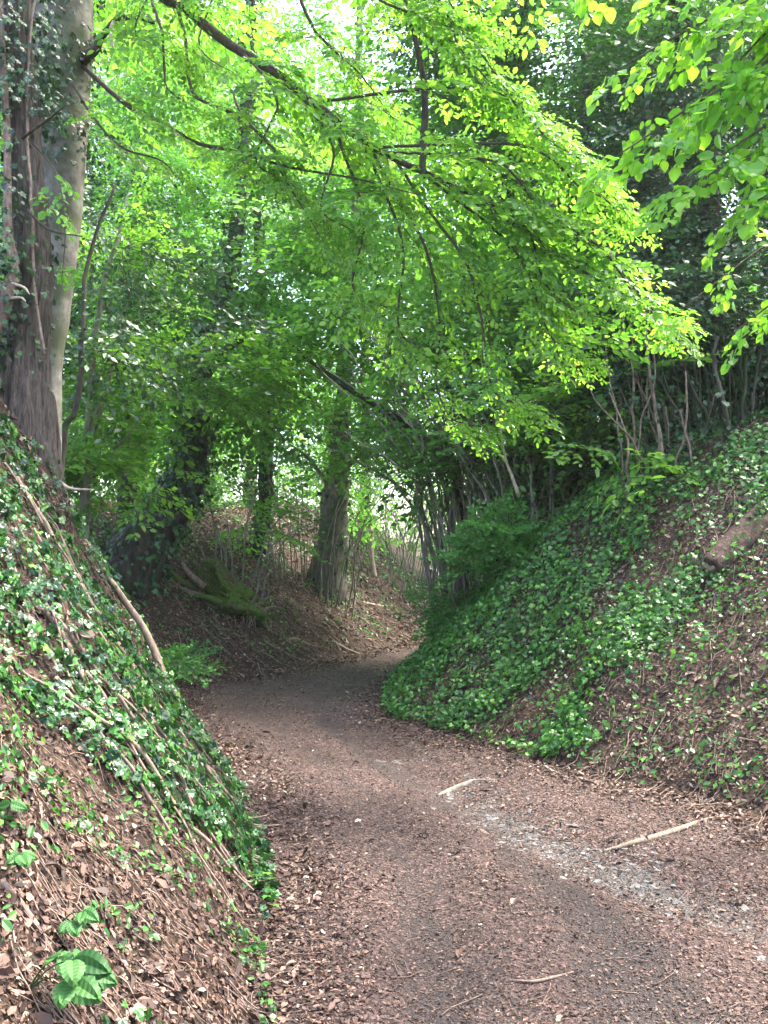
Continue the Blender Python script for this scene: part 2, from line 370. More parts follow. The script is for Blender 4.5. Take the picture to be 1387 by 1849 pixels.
def scatter(kind, P, A, Nn, S, rn):
    """individual leaves: positions, axes, normals, sizes -> V,F,rnd"""
    v, f = LT(kind); Rm = frames(A, Nn)
    V = np.einsum('nij,kj->nki', Rm, v) * S[:, None, None] + P[:, None, :]
    n = len(P); Fq = (f[None] + (np.arange(n) * len(v))[:, None, None]).reshape(-1, 4)
    return V.reshape(-1, 3), Fq, np.repeat(rn, len(f))
def split_tri(F):
    t = F[:, 2] == F[:, 3]; return F[~t], F[t][:, :3], t
def leaves_obj(name, parts, mats, parent=None, mi=None):
    """parts: list of (V,F,rnd,mat index)"""
    Vs, Fs, rn, ms, o = [], [], [], [], 0
    for V, Fq, r_, k in parts:
        Vs.append(V); Fs.append(Fq + o); rn.append(r_); ms.append(np.full(len(Fq), k)); o += len(V)
    V = np.vstack(Vs); Fq = np.vstack(Fs); rn = np.concatenate(rn); ms = np.concatenate(ms)
    q, t, m = split_tri(Fq)
    return build(name, V, [q, t], mats, parent, mi=np.concatenate([ms[~m], ms[m]]), rnd=np.concatenate([rn[~m], rn[m]]))
def spray(seed, L=.8, nside=9, leaf=.07, kind='leaf', droop=.25, per=6, flat=.48, twig=.004):
    r_ = np.random.RandomState(seed); P, A, N = [], [], []; tw = []
    main = np.array([(0, t * L, -droop * L * t * t + .02 * r_.randn()) for t in np.linspace(0, 1, 6)])
    main[:, 0] += .03 * np.sin(np.linspace(0, 3, 6) * 2 + seed)
    tw.append((main, twig, twig * .4))
    for i_ in range(nside):
        t = .12 + .86 * i_ / (nside - 1); s = 1 if i_ % 2 else -1
        o_ = np.array([np.interp(t, np.linspace(0, 1, 6), main[:, k]) for k in range(3)])
        ll = L * (.55 * (1 - t) + .16) * r_.uniform(.75, 1.2); an = R(r_.uniform(38, 62))
        if i_ == nside - 1: an = 0
        d = np.array([s * math.sin(an), math.cos(an), r_.uniform(-.15, .12)])
        e = o_ + d * ll + np.array([0, 0, -droop * ll * .5])
        tw.append((np.array([o_, (o_ + e) / 2 + [0, 0, .02 * L], e]), twig * .5, twig * .25))
        k = max(3, int(round(per * ll / (L * .4))))
        for q in range(k):
            u = (q + .7) / k; p = o_ * (1 - u) + e * u + [0, 0, .02 * L * (1 - abs(2 * u - 1))]; ss = 1 if q % 2 else -1
            a2 = R(r_.uniform(30, 65)) if q < k - 1 else 0
            ca, sa = math.cos(a2 * ss), math.sin(a2 * ss)
            a = np.array([d[0] * ca + d[1] * sa, -d[0] * sa + d[1] * ca, d[2] + r_.uniform(-.55, .15)])
            P.append(p); A.append(a); N.append([flat * r_.randn(), flat * r_.randn(), 1])
    P, A, N = map(np.array, (P, A, N)); S = leaf * r_.uniform(.5, 1.3, len(P))
    V, Fq, rn = scatter(kind, P, A, N, S, r_.rand(len(P)))
    tv, tf, o = [], [], 0
    for Q, r0, r1 in tw:
        a = tube(Q, [r0, r1], n=len(Q), sides=3, cap=False); tv.append(a[0]); tf.append(a[1] + o); o += len(a[0])
    tv = np.vstack(tv); tf = np.vstack(tf)
    return dict(V=np.vstack([V, tv]), F=np.vstack([Fq, tf + len(V)]), r=np.concatenate([rn, np.zeros(len(tf))]), m=np.concatenate([np.zeros(len(Fq)), np.ones(len(tf))]).astype(int), L=L)
def inst(T, P, A, Nn, S, crn=None, mixr=.45):
    n = len(P); Rm = frames(A, Nn)
    V = np.einsum('nij,kj->nki', Rm, T['V']) * S[:, None, None] + P[:, None, :]
    Fq = (T['F'][None] + (np.arange(n) * len(T['V']))[:, None, None]).reshape(-1, 4)
    crn = np.random.RandomState(len(P)).rand(n) if crn is None else crn
    r_ = (T['r'][None] * (1 - mixr) + crn[:, None] * mixr).ravel()
    return V.reshape(-1, 3), Fq, r_, np.tile(T['m'], n)
def sprays_obj(name, groups, mats, parent=None):
    Vs, Fs, rn, ms, o = [], [], [], [], 0
    for V, Fq, r_, m_ in groups:
        Vs.append(V); Fs.append(Fq + o); rn.append(r_); ms.append(m_); o += len(V)
    Fq = np.vstack(Fs); rn = np.concatenate(rn); ms = np.concatenate(ms)
    q, t, m = split_tri(Fq)
    return build(name, np.vstack(Vs), [q, t], mats, parent, mi=np.concatenate([ms[~m], ms[m]]), rnd=np.concatenate([rn[~m], rn[m]]))
GAPS = [(540, 530, 34, 22), (360, 700, 60, 34), (480, 575, 48, 24), (250, 640, 46, 20), (330, 682, 22, 24), (440, 850, 40, 60), (520, 768, 90, 36), (690, 880, 80, 60), (540, 880, 40, 40), (600, 400, 20, 14), (590, 745, 40, 18)]
SP = {
 'beech': [spray(s, .75, 10, .088, 'leaf', .22, 7) for s in (1, 2, 3, 4)],
 'mid':   [spray(s, 1.0, 10, .095, 'small', .25, 8) for s in (11, 12, 13)],
 'far':   [spray(s, 1.9, 9, .20, 'small', .3, 7, .6, .01) for s in (21, 22, 23)],
 'lime':  [spray(s, .6, 8, .145, 'broad', .35, 3) for s in (31, 32, 33)],
 'dark':  [spray(s, .7, 9, .07, 'small', .35, 8, .8) for s in (41, 42)],
 'yew':   [spray(s, .45, 12, .05, 'small', .5, 9, .7, .003) for s in (51, 52)],
}
def place_sprays(kind, P, A, rng, smin=.75, smax=1.3, tilt=.3, crn=None):
    T = SP[kind]; which = rng.randint(0, len(T), len(P)); out = []
    for k in range(len(T)):
        s = which == k
        if not s.any(): continue
        n = s.sum(); N = np.stack([tilt * rng.randn(n), tilt * rng.randn(n), np.ones(n)], -1)
        out.append(inst(T[k], P[s], A[s], N, rng.uniform(smin, smax, n), None if crn is None else crn[s]))
    return out
def blob_sprays(kind, blobs, seed, hollow=.35, down=-.15, smin=.75, smax=1.3, tilt=.35, keep=None, clump=1.4):
    """blobs: (centre, radii, n sprays)"""
    rng = np.random.RandomState(seed); Ps, As = [], []
    for c, r3, n in blobs:
        c = np.array(c, float); r3 = np.array(r3, float) if np.ndim(r3) else np.full(3, float(r3))
        d = rng.randn(n * 3, 3); d /= np.linalg.norm(d, axis=1)[:, None]
        rad = hollow + (1 - hollow) * rng.rand(n * 3) ** .6
        q = d * rad[:, None] * r3; p = c + q
        g = fbm(p[:, 0] * clump + p[:, 2] * .7, p[:, 1] * clump + p[:, 2] * 1.3, seed, 3)
        order = np.argsort(-g + .25 * rng.rand(len(g)))[:n]          # leave gaps between clumps
        p, d = p[order], d[order]
        a = d + .6 * rng.randn(len(p), 3); a[:, 2] = a[:, 2] * .35 + down
        Ps.append(p); As.append(a)
    P, A = np.vstack(Ps), np.vstack(As)
    if keep is not None:
        k = keep(P); P, A = P[k], A[k]
    h = terrain(P[:, 0], P[:, 1])[0]; k = P[:, 2] > h + .1; P, A = P[k], A[k]
    px, py, _ = project(P); k = np.ones(len(P), bool)                # gaps where the sky shows between crowns
    for hx, hy, ha, hb in GAPS: k &= (((px - hx) / ha) ** 2 + ((py - hy) / hb) ** 2 > 1) | (rng.rand(len(P)) < .06)
    if kind in ('mid', 'far', 'dark') and k.sum() > 4: P, A = P[k], A[k]
    crn = fbm(P[:, 0] * .9 + P[:, 2], P[:, 1] * .9 - P[:, 2] * .6, seed + 3, 3); crn = np.clip((crn - .25) * 2, 0, 1)
    return place_sprays(kind, P, A, rng, smin, smax, tilt, crn)

# ================================================================== TREES
def inpoly(px, py, P):
    P = np.array(P, float); c = np.zeros(px.shape, bool); j = len(P) - 1
    for i in range(len(P)):
        xi, yi = P[i]; xj, yj = P[j]
        if yi != yj: c ^= ((yi > py) != (yj > py)) & (px < (xj - xi) * (py - yi) / (yj - yi) + xi)
        j = i
    return c
def pix(*pts):
    return np.array([at(*p) for p in pts])
def bough_sprays(kind, Q, rng, n, smin, smax, spread=60, t0=.15, tipfac=.6, tilt=.25, droop=-.15):
    """sprays set alternately along a bough"""
    t = np.linspace(t0, 1, n) + rng.uniform(-.5, .5, n) / n; t = np.clip(t, 0, .999)
    W = resample(Q, 60); u = t * 59; i = u.astype(int); i = np.minimum(i, 58); f = (u - i)[:, None]
    P = W[i] * (1 - f) + W[i + 1] * f; T = W[i + 1] - W[i]; T /= np.linalg.norm(T, axis=1)[:, None]
    side = np.cross(T, [0, 0, 1.]); side /= np.linalg.norm(side, axis=1)[:, None] + 1e-9
    an = np.radians(rng.uniform(15, spread, n)) * np.where(np.arange(n) % 2, 1, -1); an[-1] = 0
    A = T * np.cos(an)[:, None] + side * np.sin(an)[:, None]; A[:, 2] = A[:, 2] * .6 + droop + .12 * rng.randn(n)
    S = (smax + (smin - smax) * t ** 1.5)
    T_ = SP[kind]; wh = rng.randint(0, len(T_), n); out = []
    for k in range(len(T_)):
        s = wh == k
        if s.any(): out.append(inst(T_[k], P[s], A[s], np.stack([tilt * rng.randn(s.sum()), tilt * rng.randn(s.sum()), np.ones(s.sum())], -1), S[s] * rng.uniform(.85, 1.15, s.sum())))
    return out
def ivy_on(P, rad, n, rng, size=.05, lift=1.15, kind='ivy', t0=0, t1=1, spread=.06):
    W = resample(P, 60); t = rng.uniform(t0, t1, n); u = t * 58.9; i = u.astype(int); f = (u - i)[:, None]
    C = W[i] * (1 - f) + W[i + 1] * f; T = W[i + 1] - W[i]; T /= np.linalg.norm(T, axis=1)[:, None]
    rr = np.interp(t, np.linspace(0, 1, len(rad)), rad)
    q = rng.randn(n, 3); q -= T * (q * T).sum(1)[:, None]; q /= np.linalg.norm(q, axis=1)[:, None]
    pos = C + q * (rr * lift + spread * rng.rand(n) ** 2)[:, None]
    A = np.stack([.5 * rng.randn(n), .5 * rng.randn(n), -1 + .5 * rng.randn(n)], -1) + .4 * q
    N = q + .5 * rng.randn(n, 3) + np.array([0, 0, .5])
    return scatter(kind, pos, A, N, size * rng.uniform(.6, 1.25, n), rng.rand(n)) + (0,)
def bark(name, t, mat, parent, smooth=True):
    V, Fs = join(t if isinstance(t, list) else [t]); return build(name, V, Fs, mat, parent, smooth=smooth)
rng = np.random.RandomState(100)

# ---- 1. the grey beech on the left bank with its overhanging boughs
def ground_start(px, Y, sink=.25):
    x = (px - CX) / F * Y * 1.0; return np.array([x, Y, gz(x, Y) - sink])
b0 = ground_start(72, 7.6)
T1 = thing('beech_tree', b0 + [0, 0, .25], 'smooth grey trunked beech behind the ridged brown trunk, its bright boughs hanging over the lane', 'tree')
tp = np.array([b0, at(82, 700, 7.6), at(97, 560, 7.6), at(112, 400, 7.6), at(114, 240, 7.6), at(112, 60, 7.6), at(128, -160, 7.6), at(140, -500, 7.6), at(150, -900, 7.6)])
bark('trunk', tube(tp, [.20, .13, .125, .15, .20, .25, .24, .2, .14], 60, 28, .10, .03, 3), M['bark_beech'], T1)
Bo = []   # (points, r0, r1, n sprays, size0, size1, kind)
limbA = pix((128, -420, 7.6), (250, -60, 7.3), (340, 20, 7.2), (440, 95, 7.1), (520, 148, 7.0), (600, 210, 6.9), (690, 275, 6.8), (780, 320, 6.7), (870, 365, 6.6), (960, 430, 6.5), (1060, 492, 6.3), (1195, 555, 6.1))
Bo.append((limbA, .048, .006, 38, .45, .95))
Bo.append((pix((150, 120, 7.5), (230, 190, 7.2), (310, 230, 7.0), (370, 262, 6.9), (430, 275, 6.8), (500, 295, 6.7), (650, 322, 6.5), (760, 350, 6.4)), .022, .004, 14, .4, .8))
Bo.append((pix((300, -60, 7.2), (330, 60, 7.0), (350, 165, 6.8), (430, 205, 6.7), (490, 265, 6.6), (510, 310, 6.6), (545, 370, 6.5), (575, 430, 6.4)), .015, .004, 12, .35, .7))
Bo.append((pix((420, 165, 7.3), (450, 220, 7.0), (490, 265, 6.9)), .012, .008, 3, .3, .5))
Bo.append((pix((130, 150, 7.4), (172, 212, 7.2), (215, 260, 7.0), (290, 292, 6.9), (330, 330, 6.8)), .012, .004, 8, .35, .6))
Bo.append((pix((500, -120, 7.4), (550, 8, 7.2), (580, 70, 7.1), (640, 125, 7.0), (700, 200, 6.9)), .018, .004, 14, .4, .8))
# cascade of boughs fanning to the right
for (sx, sy), (tx, ty), n in [((560, -160), (915, 165), 20), ((600, -60), (1010, 250), 22), ((640, 90), (1060, 300), 20), ((720, 210), (1125, 385), 22),
                              ((700, 250), (1020, 400), 16), ((860, 350), (1215, 590), 18), ((800, 330), (1040, 560), 16), ((760, 330), (1045, 640), 18), ((700, 300), (950, 735), 20),
                              ((650, 280), (860, 770), 18), ((620, 300), (780, 640), 16), ((560, 260), (700, 560), 14), ((500, -200), (820, 40), 16), ((650, -200), (880, 60), 14),
                              ((520, 180), (640, 420), 12), ((430, 100), (520, 330), 10), ((300, -150), (420, 130), 12), ((200, -150), (300, 90), 12), ((180, 0), (360, 200), 10)]:
    d0 = 7.1 - .0005 * sx; d1 = 6.6 - .0006 * (tx - 600); mx_, my_ = (sx + tx) / 2 + 25, (sy + ty) / 2 - 35
    if sy > -30:
        W = resample(limbA, 80); ax, ay, _ = project(W); s0 = W[np.argmin((ax - sx) ** 2 + (ay - sy) ** 2)][None]
    else: s0 = pix((140, -520, 7.6), (sx, sy, d0))
    Bo.append((np.vstack([s0, pix((mx_, my_, (d0 + d1) / 2 - .1), (tx - 60, ty - 45, d1), (tx, ty, d1))]), .013, .003, int(n * .85), .38, .8))
for k, (Q, r0, r1, n, s1, s0) in enumerate(Bo):
    b = bark('branch', tube(Q, [r0, (r0 + r1) * .55, r1], len(Q) * 5, 8, .15, .04, k, cap=True), M['twig'], T1)
    g = bough_sprays('beech', Q, rng, n, s1, s0, 65, .3 if (k == 0 or Q[0][2] > 6.5) else .1)
    sprays_obj('foliage', g, [M['beech'], M['twig']], b)
# high crown above the frame, thin
g = blob_sprays('beech', [(at(420, -250, 7.2), (1.6, 1.2, .5), 30), (at(800, -260, 6.8), (1.3, 1.2, .4), 24), (at(250, -100, 8.3), (1.2, .8, .7), 50)], 5, down=-.1)
sprays_obj('crown', g, [M['beech'], M['twig']], T1)
sn = pix((150, 105, 7.5), (172, 92, 7.4), (190, 62, 7.3), (212, 36, 7.2), (245, 32, 7.1), (280, 42, 7.0))
bs = bark('branch', tube(sn, [.06, .028, .024, .014], 26, 8, .2, .02, 5), M['twig'], T1)
bark('snag', tube(pix((206, 40, 7.2), (201, 58, 7.15), (205, 95, 7.1)), [.02, .022, .008], 12, 8, .2, 0, 2), M['pale'], bs)
# dark hanging limb in the middle
T1b = bark('branch', tube(pix((700, -260, 6.9), (728, -20, 6.8), (750, 70, 6.7), (764, 130, 6.65), (768, 200, 6.6), (764, 260, 6.6), (761, 322, 6.55)), [.014, .02, .024, .027, .026], 40, 9, .15, .02, 8), M['bark_dark'], T1)
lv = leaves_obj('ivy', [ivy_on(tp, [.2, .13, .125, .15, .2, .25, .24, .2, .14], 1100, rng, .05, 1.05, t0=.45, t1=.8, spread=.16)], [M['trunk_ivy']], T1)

# ---- 2. ridged brown trunk with ivy
b0 = ground_start(38, 6.4, .9)
T2 = thing('ivy_clad_tree', b0 + [0, 0, .9], 'brown trunk with deeply ridged bark and dark ivy, foremost at the left edge', 'tree')
tp2 = np.array([b0, at(34, 740, 6.4), at(42, 640, 6.4), at(52, 520, 6.4), at(52, 400, 6.4), at(45, 280, 6.4), at(36, 150, 6.4), at(26, 0, 6.4), at(14, -300, 6.5), at(0, -700, 6.6)])
bark('trunk', tube(tp2, [.34, .22, .16, .135, .115, .105, .10, .10, .09, .08], 140, 72, .22, .02, 11, .16, 17), M['bark_brown'], T2)
for k, q in enumerate([((-60, 700, 6.1), (-5, 600, 6.1), (12, 520, 6.1), (25, 480, 6.15), (10, 400, 6.2), (8, 200, 6.25), (5, -50, 6.3)), ((80, 640, 6.2), (62, 500, 6.22), (60, 350, 6.23), (52, 220, 6.25), (60, 60, 6.2), (80, -80, 6.2))
                       ]):
    bark('climbing_stem', tube(pix(*q), [.05, .045, .03, .02] if k == 0 else [.012, .01, .008], 40, 9, .2, .03, 30 + k), M['root'], T2)
for q in [((22, 512, 6.05), (45, 520, 6.0), (55, 532, 5.95)), ((20, 540, 6.05), (38, 538, 6.0), (48, 545, 5.95)), ((40, 250, 6.2), (90, 215, 6.1), (122, 190, 6.0)), ((50, 380, 6.2), (90, 415, 6.1), (150, 428, 6.0))]:
    bark('snag', tube(pix(*q), [.012, .009, .004], 10, 6, .2, .01, 3), M['pale'] if q[0][1] > 500 else M['twig'], T2)
iv = [ivy_on(tp2, [.2] * 4, 1600, rng, .05, 1.0, t0=.6, t1=.9, spread=.24), ivy_on(tp2, [.16] * 4, 260, rng, .045, 1.0, t0=.05, t1=.45, spread=.08),
      ivy_on(pix((-60, 700, 6.1), (0, 560, 6.1), (8, 400, 6.15), (5, 0, 6.2)), [.08] * 3, 900, rng, .05, 1, spread=.15)]
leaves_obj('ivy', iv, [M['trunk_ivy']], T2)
# low leafy sprigs in front of the trunks
g = []
for q, n in [(((95, 300, 6.2), (110, 340, 6.1), (118, 420, 6.0), (112, 500, 6.0)), 5)]:
    g += bough_sprays('lime', pix(*q), rng, n, .2, .35)
bq = bark('sprig', tube(pix((60, 260, 6.3), (95, 300, 6.2), (110, 340, 6.1), (118, 420, 6.0), (112, 500, 6.0)), [.006, .003], 14, 5), M['twig'], T2)
sprays_obj('foliage', g, [M['lime'], M['twig']], bq)

# ---- 3. dark leaning tree on the far left bank
def tree(name, label, pts, radii, blobs=(), kind='mid', leafm='beech_mid', barkm='bark_dark', seed=1, ivy=0, branches=(), group=None, sides=16, wob=.05, rough=.25, cat='tree', isz=.06, **kw):
    P = np.array(pts, float); base = P[0].copy()
    P[0, 2] -= .25
    t = thing(name, base, label, cat, group)
    bark('trunk', tube(P, radii, len(P) * 9, sides, rough, wob, seed), M[barkm], t)
    r_ = np.random.RandomState(seed + 50)
    for q in branches:
        if len(q) == 3: q, ra, ns = q
        else: q, ra = q; ns = 0
        b = bark('branch', tube(np.array(q, float), ra, len(q) * 6, 8, .2, .06, seed + len(q)), M[barkm], t)
        if ns: sprays_obj('foliage', bough_sprays(kind, np.array(q, float), r_, ns, .5, 1.0), [M[leafm], M['twig']], b)
    if ivy: leaves_obj('ivy', [ivy_on(P, radii, ivy, r_, isz, 1.05, spread=.12)], [M['dark' if ivy > 3000 else 'ivy']], t)
    if blobs: sprays_obj('crown', blob_sprays(kind, blobs, seed, **kw), [M[leafm], M['twig']], t)
    return t
def gp(px, Y): x = (px - CX) / F * Y; return np.array([x, Y, gz(x, Y)])
tree('leaning_tree', 'dark ivy covered tree leaning right from the bank beside the mossy stump',
     [gp(225, 12.2), at(270, 965, 12.2), at(315, 910, 12.3), at(342, 850, 12.3), at(352, 760, 12.4), at(350, 680, 12.5), at(368, 610, 12.6), at(400, 540, 12.6), at(430, 380, 12.8), at(450, 100, 13), at(460, -100, 13)],
     [.50, .32, .27, .22, .17, .14, .13, .11, .08, .05], [(at(430, 500, 12.8), (1.9, 1.3, .9), 48), (at(330, 400, 13.2), (1.6, 1.2, 1.1), 48), (at(520, 300, 13.2), (2.2, 1.4, 1.5), 60), (at(420, 100, 13.4), (2.4, 1.5, 1.5), 44), (at(440, 700, 12.2), (.9, .8, .7), 24)],
     leafm='beech_mid', seed=21, ivy=3600, branches=[([at(345, 720, 12.4), at(300, 680, 12.2), at(262, 650, 12.0), at(235, 560, 12)], [.07, .04, .02], 8), ([at(352, 700, 12.5), at(400, 640, 12.3), at(470, 590, 12.1), at(560, 560, 12)], [.09, .05, .02], 10),
     ([at(270, 950, 12), at(310, 950, 11.8), at(315, 940, 11.7)], [.02, .01], 0)], isz=.075)
# ---- 4. tree on the far bank, centre
tree('ivy_clad_tree', 'upright ivy clad tree with pale suckers round its foot, centre of the far bank',
     [G(588, 1058), at(598, 980, 16.2), at(605, 900, 16.0), at(614, 820, 15.8), at(622, 700, 15.4), at(640, 500, 15.5), at(650, 250, 15.6), at(650, -50, 15.7)],
     [.42, .27, .24, .18, .13, .11, .08, .05], [(at(600, 560, 15.6), (1.9, 1.3, .8), 44), (at(440, 700, 14.2), (1.5, .8, .5), 44), (at(590, 775, 14.3), (1.0, .7, .35), 26), (at(690, 740, 14.6), (1.1, .7, .4), 28), (at(600, 690, 14.4), (1.1, .7, .35), 30), (at(480, 20, 15.8), (2.4, 1.5, 1.0), 50), (at(300, 50, 15.4), (1.8, 1.3, 1.0), 44), (at(380, 800, 13.6), (.7, .5, .3), 18), (at(700, 420, 15.6), (2.4, 1.5, 1.5), 80), (at(560, 200, 15.8), (2.6, 1.6, 1.8), 80), (at(760, 120, 15.8), (2.2, 1.6, 1.8), 62)],
     leafm='far', barkm='pole', seed=22, ivy=700, branches=[([at(612, 860, 15.2), at(660, 800, 15), at(700, 700, 14.8)], [.05, .03, .015], 7), ([at(606, 900, 15.2), at(560, 830, 15), at(520, 800, 14.7)], [.05, .03, .015], 6)], isz=.08)  # lighter leaf colour brightens this crown in place of light
tree('slim_ivy_clad_tree', 'slim ivy wrapped trunk left of the ivy clad tree on the far bank',
     [G(470, 1010), at(474, 940, 16), at(478, 850, 16), at(482, 700, 16.1), at(470, 500, 16.2), at(460, 300, 16.3)], [.16, .13, .12, .1, .06], [(at(480, 640, 16.2), (1.5, 1.2, .9), 28), (at(420, 700, 16.6), (.9, 1, .6), 12)], leafm='far', seed=23, ivy=900, isz=.08)
# ---- 5. slim curved tree beside the beech
tree('young_tree', 'slim dark curving stem rising from the bank just right of the grey beech',
     [gp(98, 8.6), at(118, 790, 8.6), at(135, 740, 8.6), at(142, 680, 8.6), at(148, 600, 8.6), at(160, 480, 8.7), at(200, 360, 8.8), at(215, 330, 8.9)], [.04, .03, .028, .024, .018, .008],
     [(at(230, 560, 9.4), (.9, .6, .7), 50), (at(190, 420, 9.6), (.7, .6, .7), 40)], kind='dark', leafm='dark', seed=24, sides=10, branches=[([at(95, 700, 8.3), at(110, 740, 8.3), at(100, 790, 8.2)], [.02, .015], 0)])
tree('hazel_shrub', 'bright green leafy shrub filling the gap between the grey beech and the leaning tree',
     [gp(150, 10.5), at(160, 820, 10.5), at(190, 720, 10.6), at(220, 600, 10.7)], [.07, .05, .02], [(at(170, 700, 10.4), (.5, .5, .8), 40), (at(300, 720, 11.3), (.9, .5, .4), 30), (at(235, 850, 10.8), (.5, .4, .25), 16), (at(400, 660, 11.6), (.8, .5, .4), 30), (at(180, 540, 10.8), (.8, .6, 1.0), 50), (at(130, 850, 10.2), (.25, .3, .3), 8)],
     kind='beech', leafm='beech', barkm='pole', seed=25, sides=8, cat='shrub', branches=[([at(165, 860, 10.4), at(215, 800, 10.3), at(262, 740, 10.2)], [.02, .012, .006], 3), ([at(155, 800, 10.5), at(185, 560, 10.3), at(215, 420, 10.3), at(235, 350, 10.3)], [.04, .03, .02, .01], 3)])

# ---- 6. hazel coppice on the right with leaning poles
def coppice(name, label, stems, blobs, kind, leafm, seed, base, wob=.13, ivyn=0, cat='tree', group=None, barkm='pole', **kw):
    t = thing(name, base, label, cat, group); r_ = np.random.RandomState(seed)
    for k, (q, ra) in enumerate(stems):
        q = np.array(q, float); bark('stem', tube(q, [ra, ra * .85, ra * (.5 if len(q) < 6 else .15)], max(12, len(q) * 6), 7, .18, wob if len(q) < 6 else .05, seed + k, cap=True), M[barkm if len(q) < 6 else 'bark_dark'], t)
    if blobs: sprays_obj('crown', blob_sprays(kind, blobs, seed, **kw), [M[leafm], M['twig']], t)
    if ivyn: leaves_obj('ivy', [ivy_on(np.array(q, float), [ra, ra * .6], ivyn, r_, .055, 1.2, t0=0, t1=.8, spread=.07) for q, ra in stems[::2]], [M['trunk_ivy']], t)
    return t
def fan(x0, x1, yb, d, ytop, lean, n, r_, spread=120, r=(.006, .02), dj=.5):
    out = []
    for k in range(n):
        u = (k + r_.rand()) / n; bx = x0 + (x1 - x0) * u; dd = d + r_.uniform(-dj, dj); b = gp(bx, dd); b[2] -= .1
        ty = yb + (ytop - yb) * r_.uniform(.45, 1.2); ln = lean + (u - .5) * spread + r_.normal(0, 34)
        m_ = at(bx + ln * .3, (yb + ty) / 2 + 20, dd); out.append(((b, m_, at(bx + ln, ty, dd + r_.uniform(-.3, .3))), r_.uniform(*r)))
    return out
r_ = np.random.RandomState(61)
big = [((gp(836, 12.0) - [0, 0, .1], at(826, 868, 12.0), at(780, 808, 11.9), at(730, 762, 11.8), at(680, 733, 11.7), at(620, 695, 11.6), at(545, 640, 11.5), at(515, 610, 11.5)), .062)]
st = big + [((gp(900, 11.2) - [0, 0, .1], at(868, 880, 11.2), at(815, 760, 11.2), at(762, 682, 11.2), at(700, 600, 11.2)), .035)] + fan(790, 905, 960, 11.6, 700, -60, 46, r_, 220) + fan(800, 905, 960, 11.0, 600, -170, 26, r_, 160, (.008, .02))
coppice('hazel_coppice', 'fan of thin hazel poles with one long dark pole arching left over the lane', st,
        [(at(800, 590, 11.8), (1.3, 1.0, .5), 44), (at(850, 560, 11.8), (1.6, 1.2, 1.0), 70), (at(800, 760, 11.2), (.6, .5, .4), 14), (at(700, 430, 11.9), (1.8, 1.2, 1.0), 60)], 'mid', 'far', 61, gp(850, 11.6), barkm='pole', ivyn=14)
st = fan(890, 1010, 960, 10.6, 640, -20, 36, r_, 200)
coppice('hazel_coppice', 'loose hazel clump of crossing stems above the feathery bush', st,
        [(at(960, 640, 11), (1.2, .9, .9), 60), (at(1040, 740, 10.8), (.7, .6, .6), 44), (at(930, 800, 11), (.8, .5, .7), 40)], 'mid', 'deep_shade', 62, gp(950, 10.6), ivyn=50)
st = fan(1130, 1260, 900, 9.2, 600, -20, 22, r_, 110, (.006, .018)) + [((gp(1200, 8.9) - [0, 0, .1], at(1192, 850, 8.9), at(1183, 700, 8.9), at(1175, 600, 9)), .024)]
coppice('hazel_coppice', 'upright thin stems with bright sprigs at the top of the right bank', st, [(at(1100, 720, 9.4), (.4, .4, .5), 16), (at(1130, 830, 9.2), (.3, .3, .3), 6)], 'beech', 'beech', 63, gp(1195, 9.2), barkm='root', ivyn=60)
st = fan(1230, 1480, 880, 9.6, 560, 10, 84, r_, 160, (.006, .02), .8) + [((gp(1312, 8.6) - [0, 0, .1], at(1308, 800, 8.6), at(1298, 720, 8.6), at(1302, 600, 8.7)), .032), ((gp(1350, 9) - [0, 0, .1], at(1340, 790, 9), at(1352, 700, 9), at(1358, 640, 9)), .022)]
coppice('evergreen_thicket', 'dark crowded thicket of bare stems under evergreen leaves at the right edge', st,
        [(at(1260, 560, 10), (1.1, .8, .8), 130), (at(1380, 480, 10), (1.3, .9, 1.2), 200), (at(1230, 380, 10.4), (.9, .8, .9), 110), (at(1330, 250, 10.6), (1.4, 1, 1.2), 170), (at(1400, 640, 9.6), (.9, .6, .6), 70), (at(1180, 500, 10.8), (.8, .8, .8), 90), (at(1240, 740, 10.2), (.7, .5, .8), 110), (at(1180, 830, 10.6), (.6, .4, .35), 70), (at(1275, 820, 10.4), (.6, .4, .35), 70), (at(1375, 790, 10.2), (.6, .4, .4), 70), (at(1080, 850, 11.2), (.6, .4, .4), 60), (at(1360, 740, 10.2), (.7, .5, .8), 90), (at(1150, 640, 10.8), (.6, .5, .6), 70), (at(1040, 780, 11.4), (.6, .5, .6), 60)], 'dark', 'dark', 64, gp(1340, 9.4), cat='thicket', barkm='bark_dark', ivyn=70)
